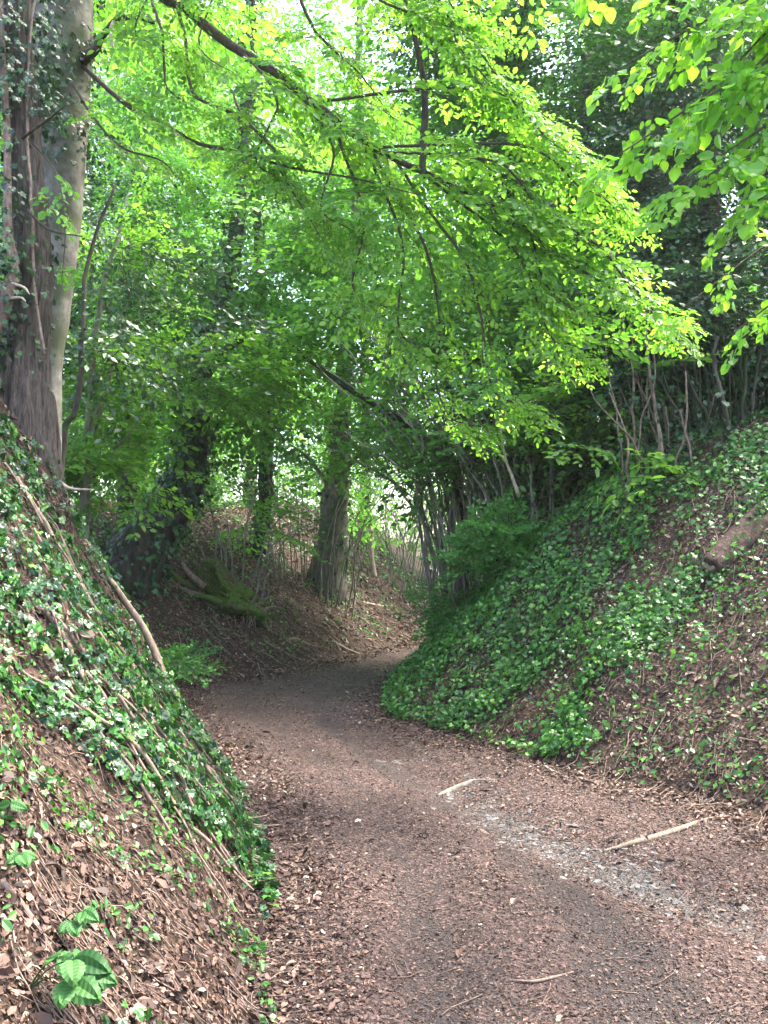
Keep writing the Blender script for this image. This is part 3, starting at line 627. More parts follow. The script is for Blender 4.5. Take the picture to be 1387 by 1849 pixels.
# dark fallen-looking trunk at the root of the thicket
tree('ivy_clad_tree', 'stout dark tree behind the evergreen thicket at the right edge',
     [gp(1230, 11.5), at(1225, 800, 11.5), at(1215, 600, 11.5), at(1215, 350, 11.6), at(1230, 100, 11.7), at(1240, -150, 11.8)], [.35, .25, .22, .2, .15, .1],
     [(at(1180, 150, 11.8), (1.6, 1.2, 1.4), 100), (at(1330, 60, 11.8), (1.4, 1.2, 1.2), 80)], 'mid', 'deep_shade', seed=26, ivy=3100, isz=.07)
tree('sycamore_tree', 'tall tree with forked dark stem and green crown coloured darker for shade right of the bright boughs',
     [gp(930, 13.5), at(932, 700, 13.5), at(928, 400, 13.5), at(930, 210, 13.5), at(938, 80, 13.5), at(948, 0, 13.5), at(955, -120, 13.5)], [.12, .1, .09, .075, .06, .04],
     [(at(1000, 300, 13.8), (1.8, 1.2, 1.2), 120), (at(1060, 120, 13.9), (1.9, 1.2, 1.4), 150), (at(900, 60, 14), (1.8, 1.2, 1.2), 130), (at(1000, -20, 14), (2.0, 1.2, 1.0), 90), (at(1060, 500, 13.6), (1.5, 1.1, 1.1), 80), (at(930, 460, 13.8), (1.5, 1, 1.0), 56)], 'mid', 'deep_shade', seed=27,
     branches=[([at(930, 200, 13.5), at(915, 110, 13.4), at(895, 70, 13.3)], [.04, .03, .02], 4), ([at(1010, 420, 13.4), at(1100, 330, 13.3), at(1110, 200, 13.2), at(1115, 150, 13)], [.03, .02], 3)])

for k, (px, Y, r0, top, lb) in enumerate([(1160, 10.2, .13, 480, 'dark ivy wrapped trunk at the left end of the evergreen thicket'), (1285, 10.4, .16, 420, 'dark ivy wrapped trunk in the middle of the evergreen thicket'), (1395, 9.8, .15, 420, 'dark ivy wrapped trunk cut by the right edge of the picture'), (1050, 12.0, .12, 560, 'slim dark ivy wrapped trunk behind the loose hazel clump')]):
    tree('ivy_clad_tree', lb, [gp(px, Y), at(px - 6, 780, Y), at(px + 8, 640, Y), at(px, top, Y), at(px + 10, 100, Y)], [r0 * 1.4, r0, r0 * .9, r0 * .7, r0 * .4], seed=80 + k, ivy=1500, isz=.065, barkm='bark_dark')
# ---- 7. broad leaved boughs entering at the upper right
xb = at(1640, 700, 5.2); xb[2] = gz(xb[0], xb[1])
T7 = thing('lime_tree', xb, 'tree whose large bright heart shaped leaves hang into the upper right corner', 'tree')
tq = np.array([xb - [0, 0, .3], xb + [0, 0, 1.2], xb + [-.1, .05, 2.6], xb + [-.15, .0, 4.2]])
bark('trunk', tube(tq, [.16, .13, .11, .08], 30, 14, .2, .05, 4), M['bark_beech'], T7)
for k, (s, e, n, dd) in enumerate([((1600, 40), (1100, 288), 15, 4.5), ((1600, -60), (1125, 120), 15, 4.6), ((1600, 150), (1210, 345), 14, 4.4), ((1620, 250), (1290, 420), 8, 4.7), ((1560, -160), (1190, -10), 10, 4.6), ((1620, 60), (1370, 330), 8, 4.3),
                                   ((1600, -200), (1050, -40), 9, 5.0), ((1620, 330), (1230, 560), 5, 5.6), ((1650, 420), (1310, 610), 5, 5.4), ((1560, -60), (1250, 200), 9, 4.7), ((1560, 0), (1330, 150), 8, 4.6)]):
    mx_ = ((s[0] + e[0]) / 2 + 10, (s[1] + e[1]) / 2 - 40)
    Q = np.vstack([tq[2 if s[1] > 0 else 3], pix((s[0] - 40, s[1], dd + .1), (mx_[0], mx_[1], dd), (e[0], e[1], dd - .1))])
    b = bark('branch', tube(Q, [.02, .012, .003], 30, 6, .1, .02, k), M['twig'], T7)
    sprays_obj('foliage', bough_sprays('lime', Q, rng, n, .42, .66, 62, .3, droop=-.3), [M['lime'], M['twig']], b)
# ---- 8. holly-dark mid tree on the left above the gap
tree('shaded_tree', 'dark leaved tree in shade between the grey beech and the leaning tree',
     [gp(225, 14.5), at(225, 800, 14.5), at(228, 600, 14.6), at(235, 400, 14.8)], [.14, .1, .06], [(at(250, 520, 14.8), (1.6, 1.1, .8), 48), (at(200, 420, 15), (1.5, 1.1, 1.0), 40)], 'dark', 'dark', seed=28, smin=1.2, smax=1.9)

# ---- 9. trees beyond
protos = []
def far_tree(x, y, Ht, seed, label):
    g0 = gz(x, y); r_ = np.random.RandomState(seed); base = np.array([x, y, g0])
    t = thing('woodland_tree', base, label, 'tree', 'trees standing beyond the far bank')
    bark('trunk', tube(np.array([base - [0, 0, .3], base + [.1, 0, Ht * .3], base + [-.2, .1, Ht * .6], base + [.2, 0, Ht * .92]]), [.32, .24, .16, .05], 30, 10, .25, .2, seed), M['bark_dark'], t)
    bl = []
    for k in range(9):
        a = r_.uniform(0, 6.28); zz = Ht * (.10 + .86 * k / 8); rr = (Ht * .17) * math.sin(math.pi * (.15 + .75 * k / 8)) + .6
        bl.append((base + [math.cos(a) * rr * .6, math.sin(a) * rr * .6, zz], (rr * 1.15, rr * 1.15, Ht * .1), int(24 + rr * 8)))
    sprays_obj('crown', blob_sprays('far', bl, seed, down=-.2, clump=.5), [M['far'], M['twig']], t)
    return t
fl = ['upright woodland tree beyond the far bank, pale green against the sky', 'broad woodland tree beyond the far bank with drooping lower boughs', 'tall thin crowned woodland tree beyond the far bank']
for k in range(3): protos.append(far_tree([-7.5, -1, 8.5][k], [27, 44, 28][k], [19, 22, 20][k], 200 + k, fl[k]))
def copy_tree(o, loc, rz, s, label):
    c = o.copy(); col.objects.link(c); c.location = loc; c.rotation_euler = (0, 0, rz); c.scale = (s,) * 3; c['label'] = label
    for ch in o.children:
        d = ch.copy(); col.objects.link(d); d.parent = c
    return c
places = [(-12, 24), (-18, 30), (-6, 40), (4.5, 46), (12, 34), (17, 26), (-10, 38), (-24, 38), (10, 24), (22, 36), (-3, 48), (9, 50), (-14, 50), (-30, 24), (26, 24)]
r_ = np.random.RandomState(5)
for k, (x, y) in enumerate(places):
    copy_tree(protos[k % 3], (x, y, gz(x, y)), r_.uniform(0, 6.28), r_.uniform(.85, 1.15), fl[k % 3])
# understorey behind the banks
def shrub(x, y, r, h, seed, label, kind='mid', leafm='beech_mid', n=40, stems=6, cat='shrub', group=None, name='shrub'):
    g0 = gz(x, y); r_ = np.random.RandomState(seed); base = np.array([x, y, g0])
    stl = [((base - [0, 0, .1], base + [r_.uniform(-.5, .5) * r, r_.uniform(-.4, .4) * r, h * .5], base + [r_.uniform(-1, 1) * r, r_.uniform(-.6, .6) * r, h]), r_.uniform(.012, .03)) for _ in range(stems)]
    return coppice(name, label, stl, [(base + [0, 0, h * .62], (r, r * .8, h * .5), n)], kind, leafm, seed, base, cat=cat, group=group)
us = [(-6.5, 17, 1.6, 3.4), (-4.2, 19, 1.4, 3.2), (-9.5, 16, 1.8, 4), (5.2, 22, 1.6, 4), (3.4, 27, 1.5, 4), (-3.5, 25, 1.8, 4), (-8, 22, 2, 4.5), (7.5, 18, 1.6, 4), (9, 14.5, 1.7, 4), (6.6, 13.5, 1.3, 3.4), (-6.8, 12.5, 1.2, 3), (-5.5, 28, 2.4, 5), (-1, 33, 2.4, 5), (2.5, 36, 2.4, 5), (6.5, 33, 2.4, 5), (-9.5, 30, 2.6, 5.5), (-13, 22, 2.4, 5.5), (11, 28, 2.4, 5.5), (1.2, 46, 3, 6)]
for k, (x, y, r, h) in enumerate(us):
    shrub(x, y, r, h, 300 + k, 'leafy understorey shrub on the bank top, light shining through', leafm='beech_mid' if k % 3 == 0 else 'far', n=int(44 * r), group='understorey shrubs beyond the banks', name='understorey_shrub')

# ================================================================== SUCKERS, STUMP, LOGS, STICKS
r_ = np.random.RandomState(71)
def sucker_clump(px0, px1, d, ytop, n, lean, label, seed, rr=(.006, .018), spread=230):
    q = fan(px0, px1, 1000, d, ytop, lean, n, np.random.RandomState(seed), spread, rr, .6)
    mid = at((px0 + px1) / 2, ytop + 25, d)
    return coppice('sucker_clump', label, q, [(mid, ((px1 - px0) / F * d * .6, .5, .45), 12)], 'mid', 'far', seed, gp((px0 + px1) / 2, d), .06, cat='shrub')
sucker_clump(490, 640, 15.9, 830, 34, 20, 'thicket of thin pale suckers round the foot of the ivy clad tree in the centre', 401)
sucker_clump(380, 480, 14.2, 900, 18, 40, 'sparse thin suckers behind the mossy stump', 402)
sucker_clump(640, 770, 19.5, 850, 26, 10, 'thin bare suckers on the crest of the far bank', 403, (.006, .016))
sucker_clump(690, 790, 24, 820, 20, 0, 'pale thin stems in the bright gap at the end of the lane', 404, (.008, .02))

# mossy stump on its root plate
sb = G(385, 1085); sb[2] += .0
S1 = thing('mossy_stump', sb, 'moss covered broken stump on an undercut root plate in the hollow of the bend', 'stump')
D = sb[1]
V, Fs = join([tube(np.array([at(432, 1088, D + .1), at(412, 1062, D), at(398, 1040, D), at(388, 1022, D), at(374, 1014, D)]), [.20, .13, .10, .10, .03], 34, 24, .5, .03, 5, .25, 7),
                tube(np.array([at(405, 1080, D + .05), at(372, 1050, D + .05), at(362, 1030, D + .05), at(352, 1022, D + .05)]), [.12, .08, .06, .02], 24, 14, .5, .03, 8)])
build('stump', V, Fs, M['moss'], S1, smooth=True)
V, Fs = join([tube(np.array([at(310, 1075, D + .3), at(360, 1092, D + .1), at(420, 1098, D - .1), at(478, 1112, D - .2)]), [.05, .11, .13, .05], 44, 24, .7, .03, 6, .25, 9),
              tube(np.array([at(380, 1090, D - .1), at(430, 1098, D - .25), at(476, 1106, D - .2)]), [.05, .08, .03], 24, 16, .7, .03, 9, .2, 7)])
build('root_plate', V, Fs, M['moss'], S1, smooth=True)
V, Fs = join([tube(np.array([at(390, 1112, D + .2), at(430, 1120, D + .02), at(470, 1122, D - .05)]), [.08, .16, .08], 30, 20, .6, .03, 16, .2, 9)])
build('undercut_shade', V, Fs, M['bark_dark'], S1, smooth=True)  # dark lump of soil standing for the shaded hollow under the plate
for k, q in enumerate([((360, 1070, .0), (330, 1050, -.1), (300, 1030, -.1), (275, 1015, 0)), ((370, 1080, -.1), (320, 1062, -.2), (290, 1048, -.1), (262, 1050, 0)), ((370, 1060, -.1), (340, 1035, -.1), (328, 1018, 0)),
                       ((400, 1090, -.3), (360, 1078, -.3), (330, 1086, -.3), (300, 1082, -.2))]):
    V, Fs = join([tube(np.array([at(a, b, D + c) for a, b, c in q]), [.05, .04, .02], 20, 8, .3, .03, 80 + k)]); build('root', V, Fs, M['moss'] if k in (0, 3) else M['root'], S1, smooth=True)
for k in range(22):                     # tangle of surface roots over and around the plate
    x0 = r_.uniform(330, 470); y0 = 1070 + (x0 - 330) * .25 + r_.uniform(-12, 14); ln = r_.uniform(30, 75); a0 = r_.uniform(2.6, 3.7) if x0 < 400 else r_.uniform(-.5, 3.6)
    V, Fs = join([tube(np.array([at(x0, y0, D - .12 - r_.uniform(0, .15)), at(x0 + ln * .5 * math.cos(a0), y0 - ln * .3 * math.sin(a0) + r_.uniform(-6, 6), D - .12), at(x0 + ln * math.cos(a0), y0 + ln * .3 * r_.uniform(-.6, .8), D + .02)]), [r_.uniform(.015, .035), .016, .006], 14, 7, .3, .03, 120 + k)])
    build('root', V, Fs, M['moss'] if k % 2 else M['root'], S1, smooth=True)
for k in range(12):
    x0 = r_.uniform(400, 470); V, Fs = join([tube(np.array([at(x0, 1100, D - .2), at(x0 + r_.uniform(-4, 4), 1118, D - .25), at(x0 + r_.uniform(-8, 8), 1140, D - .3)]), [.010, .007, .003], 8, 5, .2, .01, k)])
    build('hanging_root', V, Fs, M['root'], S1, smooth=True)
mp = ivy_on(np.array([at(330, 1058, D + .3), at(380, 1072, D + .05), at(430, 1084, D - .15), at(478, 1102, D - .25)]), [.1, .2, .22, .12], 900, r_, .03, 1.0, 'small', spread=.03)
mp2 = ivy_on(np.array([at(425, 1075, D + .1), at(405, 1055, D), at(390, 1035, D), at(375, 1014, D)]), [.18, .15, .13, .1], 450, r_, .026, 1.0, 'small', spread=.02)
M['mossleaf'] = leafmat('moss_tufts', [(0, (.04, .065, .012)), (.6, (.11, .19, .025)), (1, (.2, .3, .05))], .2, 1.2, .8, .2)
leaves_obj('moss', [mp + () , mp2], [M['mossleaf']], S1)

def stick(name, label, pts, ra, mat='pale', cat='stick', forks=(), seed=1, wob=.02, onground=True, lift=.004):
    P = []
    for p in pts:
        if len(p) == 2:
            q = G(p[0], p[1]); q[2] += lift
        else: q = at(*p)
        P.append(q)
    P = np.array(P); t = tube(P, ra, max(14, len(P) * 7), 9, .22, wob, seed)
    parts = [t]
    for f in forks:
        FP = np.array([(lambda q: q + [0, 0, lift])(G(p[0], p[1])) if len(p) == 2 else at(*p) for p in f[0]])
        parts.append(tube(FP, f[1], 12, 7, .2, .01, seed + 3))
    V, Fs = join(parts); c = P[0].copy()
    o = build(name, V - c, Fs, M[mat], smooth=True); o.location = tuple(c)
    return tag(o, label, cat)
M['log_bark'] = barkmat('torn_reddish_bark', (.03, .02, .016), (.125, .08, .06), None, 0, 20, 5, .9, .03)
M['vine_bark'] = barkmat('vine_bark', (.12, .085, .06), (.34, .25, .18), None, 0, 24, 9, .6, .01)
# fallen log on the right bank
lg = G(1300, 1010); L0 = at(1284, 1028, lg[1] - .05); L1 = at(1500, 838, lg[1] + .5)
Lo = thing('fallen_log', L0, 'broken brown log with shredded bark lying on the right bank at the picture edge', 'log')
V, Fs = join([tube(np.array([L0, L0 * .66 + L1 * .34, L0 * .33 + L1 * .67, L1]), [.10, .14, .15, .16], 50, 26, .25, .02, 9, .10, 9)]); build('trunk', V, Fs, M['log_bark'], Lo, smooth=True)
V, Fs = join([tube(np.array([L0 + (L0 - L1) * .02, L0 + (L1 - L0) * .06]), [.05, .115], 10, 18, .9, 0, 5)]); build('broken_end', V, Fs, M['vine_bark'], Lo, smooth=True)
for k in range(8):
    u = r_.uniform(.1, .8); p = L0 * (1 - u) + L1 * u; V, Fs = join([tube(np.array([p + [0, -.06, .10], p + [.03, -.13, 0], p + [r_.uniform(-.06, .06), -.14, -.13]]), [.008, .006, .003], 9, 5, .2, .02, k)])
    build('bark_strip', V, Fs, M['root'], Lo, smooth=True)

stick('bare_vine', 'thick pale bare vine running down the left bank and forking at its foot', [(60, 905), (120, 935, 6.6), (170, 985, 6.55), (192, 1035, 6.5), (222, 1080, 6.45), (255, 1130, 6.45), (283, 1180, 6.4), (297, 1225, 6.35), (300, 1290, 6.3), (296, 1330, 6.2)],
      [.012, .018, .022, .027, .027, .018], 'vine_bark', 'vine', [([(297, 1225, 6.35), (318, 1255, 6.3), (328, 1300, 6.25), (330, 1325, 6.2)], [.022, .016, .01])], 3, wob=.05)
stick('bare_vine', 'second thinner bare vine just left of the thick one on the left bank', [(100, 960, 6.2), (190, 1080, 6.15), (225, 1150, 6.1), (262, 1230, 6.0), (300, 1310, 5.9), (350, 1370, 5.75), (420, 1435, 5.6)], [.008, .013, .016, .016, .010], 'root', 'vine', seed=4)
stick('bare_branch', 'short pale dead branch poking from the ivy below the trunks', [(62, 855, 6.3), (100, 866, 6.3), (130, 882, 6.3), (172, 884, 6.3)], [.02, .018, .012, .004], 'pale', 'branch', seed=5)
stick('dead_stem', 'upright pale broken stem standing on the far bank', [(677, 1042, 18.2), (672, 1010, 18.2), (671, 955, 18.2)], [.05, .055, .04], 'pale', 'stem', seed=6)
stick('fallen_stick', 'pale crooked stick lying at the right edge of the path', [(790, 1438), (815, 1430), (842, 1418), (858, 1410), (895, 1408)], [.010, .024, .022, .014, .004], 'pole', seed=7)
stick('fallen_branch', 'long grey branch lying across the washed gully at the right', [(1090, 1540), (1140, 1528), (1210, 1505), (1270, 1482), (1310, 1472)], [.008, .015, .017, .011, .004], 'vine_bark', seed=8)
stick('fallen_stick', 'thin buff stick lying on the near path', [(925, 1772), (965, 1775), (1000, 1768), (1045, 1755)], [.003, .006, .006, .002], 'root', seed=9)
stick('fallen_stick', 'bent brown stick on the far bank below the stump', [(508, 1165), (530, 1154), (560, 1166), (600, 1172)], [.02, .03, .025, .012], 'root', seed=10)
stick('fallen_stick', 'straight dark stick slanting down the far bank left of the bent one', [(478, 1158), (505, 1175), (535, 1190)], [.014, .016, .01], 'root', seed=11)
stick('fallen_stick', 'pale forked stick at the foot of the far bank', [(600, 1158), (620, 1170), (650, 1182)], [.012, .022, .012], 'pale', seed=12, forks=[([(606, 1160), (615, 1175), (625, 1178)], [.014, .008])])
stick('fallen_stick', 'short white stick lying under the upright dead stem', [(655, 1088), (672, 1092), (696, 1096)], [.02, .03, .015], 'pale', seed=13)
stick('fallen_branch', 'dark branch lying on the far bank left of the white stick', [(575, 1058), (610, 1064), (645, 1080)], [.02, .03, .015], 'root', seed=14)
stick('exposed_root', 'dark angular root on the right bank near the lower edge', [(1387, 1268), (1350, 1280), (1325, 1300), (1318, 1342)], [.02, .016, .014, .008], 'root', 'root', forks=[([(1320, 1335), (1350, 1338), (1375, 1342)], [.007, .004])], seed=15)
stick('bare_branch', 'dead branch lying on ivy at the crest of the right bank', [(970, 935, 10.4), (1000, 925, 10.3), (1050, 905, 10.2)], [.025, .03, .015], 'pole', 'branch', seed=16)
stick('bare_branch', 'pale short snag hanging in the hazel stems', [(905, 770, 9.8), (915, 830, 9.8), (935, 895, 9.8)], [.01, .015, .022], 'pale', 'branch', seed=17)
stick('dead_stem', 'slender pale stem standing left of the ivy slope by the feathery bush', [(962, 990, 10.2), (968, 930, 10.2), (955, 890, 10.3)], [.025, .022, .012], 'pole', 'stem', seed=18)
stick('fallen_log', 'mossy dark log lying at the top of the ivy slope', [(1010, 960, 11), (1080, 890, 10.9), (1150, 820, 10.8)], [.08, .10, .07], 'bark_dark', 'log', seed=19)
stick('fallen_log', 'leaning dark log propped at the foot of the thicket', [(1205, 890, 9.6), (1250, 850, 9.5), (1320, 780, 9.4)], [.07, .06, .04], 'bark_dark', 'log', seed=20)
stick('fallen_stick', 'short curved yellowish stick in the leaf litter at lower left', [(210, 1530), (222, 1548), (232, 1578)], [.004, .007, .005], 'pale', seed=21)
stick('fallen_stick', 'grey stick slanting through the litter at the far lower left', [(0, 1600), (30, 1640), (60, 1680)], [.010, .012, .008], 'root', seed=22)
stick('fallen_stick', 'horizontal thin twig across the litter above the bramble seedlings', [(130, 1700), (180, 1695), (215, 1680)], [.004, .006, .003], 'root', seed=23)

# ivy roots trailing down the left bank, one object each
def trail(px0, py0, n, seed):
    rr = np.random.RandomState(seed); P = []; p = G(px0, py0); x, y = p[0], p[1]; a_ = rr.uniform(-.35, .35)
    for k in range(n):
        z = gz(x, y); P.append([x, y, z + rr.uniform(.02, .075)])
        hx, hy = slope_dir(np.array([x]), np.array([y])); hx, hy = float(hx[0]), float(hy[0]); s = math.hypot(hx, hy)
        if s < .35: break
        an = math.atan2(-hy, -hx) + a_ + rr.uniform(-.35, .35); st = .17 / math.sqrt(1 + s * s); x += st * math.cos(an); y += st * math.sin(an)
    return np.array(P)
def slope_dir(x, y):
    e = .06; hx = (terrain(x + e, y)[0] - terrain(x - e, y)[0]) / (2 * e); hy = (terrain(x, y + e)[0] - terrain(x, y - e)[0]) / (2 * e)
    return hx, hy
for k, (a_, b_, n_) in enumerate([(8, 850, 13), (30, 880, 14), (55, 900, 12), (10, 1000, 14), (60, 980, 14), (90, 960, 12), (110, 1010, 13), (140, 1050, 13), (40, 1100, 12), (80, 1120, 12), (130, 1150, 12), (175, 1120, 12), (5, 1180, 10), (200, 1200, 10), (20, 940, 9), (155, 1230, 9), (235, 1260, 10), (100, 1250, 9), (70, 1050, 8), (260, 1330, 8)]):
    P = trail(a_, b_, n_, 700 + k)
    if len(P) < 3: continue
    r0 = [.008, .013, .006, .010][k % 4]; V, Fs = join([tube(P, [r0, r0 * .9, r0 * .4], len(P) * 4, 7, .25, .03, k)])
    o = build('ivy_root', V - P[0], Fs, M['vine_bark' if k % 3 else 'root'], smooth=True); o.location = tuple(P[0]); tag(o, 'brown ivy root trailing down through the leaves of the left bank', 'root', 'ivy roots trailing down the left bank')
# thin vine stems and twigs over the banks (nobody could count them)
def slope_dir(x, y):
    e = .06; hx = (terrain(x + e, y)[0] - terrain(x - e, y)[0]) / (2 * e); hy = (terrain(x, y + e)[0] - terrain(x, y - e)[0]) / (2 * e)
    return hx, hy
def twigs_on(n, poly, seed, L=(.15, .6), rad=(.0015, .005), down=True, maxd=14, lift=.03, name='twigs', mats='root', label=None):
    rr = np.random.RandomState(seed); parts = []; V_, F_, off = [], [], 0
    bx = np.array(poly); c = 0
    while c < n:
        px, py = rr.uniform(bx[:, 0].min(), bx[:, 0].max()), rr.uniform(bx[:, 1].min(), bx[:, 1].max())
        if not inpoly(np.array([px]), np.array([py]), poly)[0]: continue
        p = G(px, py); c += 1
        if p[1] > maxd: continue
        hx, hy = slope_dir(p[:1], p[1:2]); hx, hy = hx[0], hy[0]; ln = rr.uniform(*L); a = math.atan2(-hy, -hx) if down and rr.rand() < .75 else rr.uniform(0, 6.28)
        a += rr.uniform(-.5, .5); Q = []; x, y = p[0], p[1]
        for k in range(5):
            Q.append([x, y, 0]); s = math.hypot(hx, hy) if down else 0
            st = ln / 4 / math.sqrt(1 + s * s) if k else ln / 4 / math.sqrt(1 + s * s); x += st * math.cos(a); y += st * math.sin(a); a += rr.uniform(-.4, .4)
        Q = np.array(Q); Q[:, 2] = terrain(Q[:, 0], Q[:, 1])[0] + lift * rr.uniform(.2, 1.2, 5)
        r = rr.uniform(*rad) * max(1, p[1] / 5); V, Fq, _ = tube(Q, [r, r * .5], 9, 4, cap=False); V_.append(V); F_.append(Fq + off); off += len(V)
    return np.vstack(V_), np.vstack(F_)
LB = [(0, 770), (110, 860), (190, 990), (300, 1220), (400, 1410), (500, 1490), (510, 1700), (480, 1849), (0, 1849)]
RB = [(690, 1290), (770, 1110), (960, 1000), (1100, 880), (1387, 850), (1387, 1500), (1000, 1400), (850, 1350)]
FB = [(250, 1030), (480, 1060), (600, 1050), (760, 1080), (770, 1150), (600, 1185), (360, 1235)]
parts = [twigs_on(420, LB, 1, (.08, .4), (.001, .003)), twigs_on(300, RB, 2, (.1, .4), (.0015, .004)), twigs_on(160, FB, 3, (.2, .8), (.002, .004), maxd=20), twigs_on(90, [(500, 1849), (520, 1500), (700, 1350), (1000, 1450), (1387, 1600), (1387, 1849)], 4, (.05, .2), (.0012, .0025), False, lift=.01)]
V, Fs = join(parts); o = build('twigs', V, Fs, M['root'], smooth=True); tag(o, 'thin dead twigs and bare ivy stems strewn over the banks and path', 'twigs', kind='stuff')

# ================================================================== GROUND COVER
def ground_pts(n, ylo, yhi, seed, power=1.6, mask=None, margin=80):
    rr = np.random.RandomState(seed)
    u = rr.rand(n); k = 2 - power            # density ~ y^-power over an area widening with y
    y = (ylo ** k + u * (yhi ** k - ylo ** k)) ** (1 / k); x = (rr.uniform(-margin, 1387 + margin, n) - CX) / F * y
    z, d = terrain(x, y); P = np.stack([x, y, z], -1); px, py, _ = project(P)
    hx, hy = slope_dir(x, y); N = np.stack([-hx, -hy, np.ones(n)], -1); N /= np.linalg.norm(N, axis=1)[:, None]
    if mask is not None:
        m = mask(P, px, py, d, rr); P, N, d = P[m], N[m], d[m]
    return P, N, d, rr
def lay(kind, P, N, rr, size, lift=(.0, .02), tiltj=.35, down=0., szj=(.5, 1.3)):
    n = len(P); A = rr.randn(n, 3); g = np.stack([N[:, 0], N[:, 1], -(N[:, 0] ** 2 + N[:, 1] ** 2) / np.maximum(N[:, 2], .2)], -1)
    A = A + down * g / (np.linalg.norm(g, axis=1)[:, None] + .1) ; NN = N + tiltj * rr.randn(n, 3)
    return scatter(kind, P + N * rr.uniform(lift[0], lift[1], n)[:, None], A - N * (A * N).sum(1)[:, None] * .8, NN, size * rr.uniform(*szj, n), rr.rand(n))
LIVY = [(-90, 700), (0, 760), (120, 850), (200, 980), (340, 1240), (420, 1400), (520, 1480), (520, 1600), (490, 1660), (430, 1560), (330, 1490), (200, 1400), (120, 1330), (-90, 1270)]
RIVY = [(680, 1300), (760, 1080), (960, 980), (1100, 840), (1470, 760), (1470, 1060), (1330, 1120), (1230, 1230), (1130, 1320), (1000, 1375), (850, 1355)]
# litter
def m_lit(P, px, py, d, rr):
    cen = np.hypot((P[:, 0] - .75) / .75, (P[:, 1] - 2.9) / 1.9)
    tk = np.minimum(seg_near(P[:, 0], P[:, 1], TRK[0])[0], seg_near(P[:, 0], P[:, 1], TRK[1])[0])
    dens = np.where(d > 0, .75, (.34 + .6 * sstep(-.6, -.05, d)) * (1 - .6 * np.exp(-cen ** 2)) * (1 - .85 * np.exp(-(tk / .24) ** 2)))
    dens = dens * (.1 + 1.4 * fbm(P[:, 0] * 2.2, P[:, 1] * 2.2, 77, 3)); iv = inpoly(px, py, LIVY); dens = np.where(iv & (P[:, 1] < 9), dens * .4, dens)
    dens = np.where((P[:, 0] < 0) & (d > .1) & (P[:, 1] < 5), dens * .8, dens)
    return rr.rand(len(P)) < dens
P, N, d, rr = ground_pts(560000, 1.7, 24, 501, 1.45, m_lit, 400)
sz = np.where(d > .05, .026, .017 + .010 * sstep(-.5, 0, d)) * np.maximum(1, P[:, 1] / 9); big = rr.rand(len(P)) < np.where(d > 0, .10, .02); sz = np.where(big, np.maximum(sz * 1.3, .042), sz)
sz = sz * np.clip(rr.lognormal(0, .38, len(P)), .4, 1.7) * np.where(P[:, 1] < 4, .8, 1); h_ = rr.rand(len(P)) < .45; k1 = lay('litter', P[~h_], N[~h_], rr, sz[~h_], (.001, .015), .32); k3 = lay('curl', P[h_], N[h_], rr, sz[h_] * 1.15, (.0, .010), .35)
P, N, d, rr = ground_pts(110000, 1.7, 8, 511, 1.5, lambda P, px, py, d, rr: (d < .1) & (rr.rand(len(P)) < .35 + .9 * fbm(P[:, 0] * 3, P[:, 1] * 3, 78, 3)))
k2 = lay('small', P, N, rr, .011, (.001, .008), .5, 0, (.4, 1.7)); k2 = (k2[0], k2[1], k2[2] * .85)
o = leaves_obj('leaf_litter', [k1 + (0,), k2 + (0,), k3 + (0,)], [M['litter']]); tag(o, 'dry brown fallen leaves covering the banks and the path edges', 'leaf litter', kind='stuff'); print('litter', len(P))
# ivy on the left bank
def m_li(P, px, py, d, rr):
    f = fbm(P[:, 0] * 1.6, P[:, 1] * 1.6 + P[:, 2], 88, 3)
    return inpoly(px, py, LIVY) & (P[:, 0] < .2) & (P[:, 1] < 9.5) & (d > .02) & (rr.rand(len(P)) < np.clip(6 * (f - .47), .04, .62))
P, N, d, rr = ground_pts(60000, 3.2, 9.5, 502, 1.2, m_li, 160)
a = lay('ivy', P, N, rr, .05, (.005, .08), .55, 1.2, (.55, 1.3)); print('ivyL', len(P))
def m_lj(P, px, py, d, rr):
    f = fbm(P[:, 0] * 3, P[:, 1] * 3, 89, 3); return (P[:, 0] < 0) & (d > .05) & (P[:, 1] < 5.2) & (f > .56) & (rr.rand(len(P)) < .12)
P, N, d, rr = ground_pts(40000, 1.8, 5.2, 503, 1.2, m_lj, 160)
b = lay('ivy', P, N, rr, .034, (.01, .06), .6, .6); 
# ivy on the right bank
def m_ri(P, px, py, d, rr):
    f = fbm(P[:, 0] * 1.5 + 5, P[:, 1] * 1.5, 90, 4); low = sstep(1010, 1200, py - .0 * px) 
    inn = inpoly(px, py, RIVY); edge = ((px - 690) * 410 + (py - 1290) * 460) / 616 / 420
    f2 = fbm(P[:, 0] * 5, P[:, 1] * 5, 94, 2); den = np.clip((f + .25 * (f2 - .5) - .335 - .17 * edge) * 10, .12, .98)
    out = (~inn) & (f > .57) & (px > 1100)
    return (P[:, 0] > -.3) & (d > .06) & ((inn & (rr.rand(len(P)) < den)) | (out & (rr.rand(len(P)) < .25)))
P, N, d, rr = ground_pts(240000, 3.5, 15, 504, 1.0, m_ri, 160)
c = lay('ivy', P, N, rr, .046, (.01, .11), .55, .8, (.5, 1.25)); print('ivyR', len(P))
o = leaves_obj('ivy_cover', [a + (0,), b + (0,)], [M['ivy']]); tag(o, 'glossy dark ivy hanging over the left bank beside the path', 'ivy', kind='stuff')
o = leaves_obj('ivy_cover', [c + (0,)], [M['ivy_fresh']]); tag(o, 'fresh green ivy carpeting the slope of the right bank', 'ivy', kind='stuff')
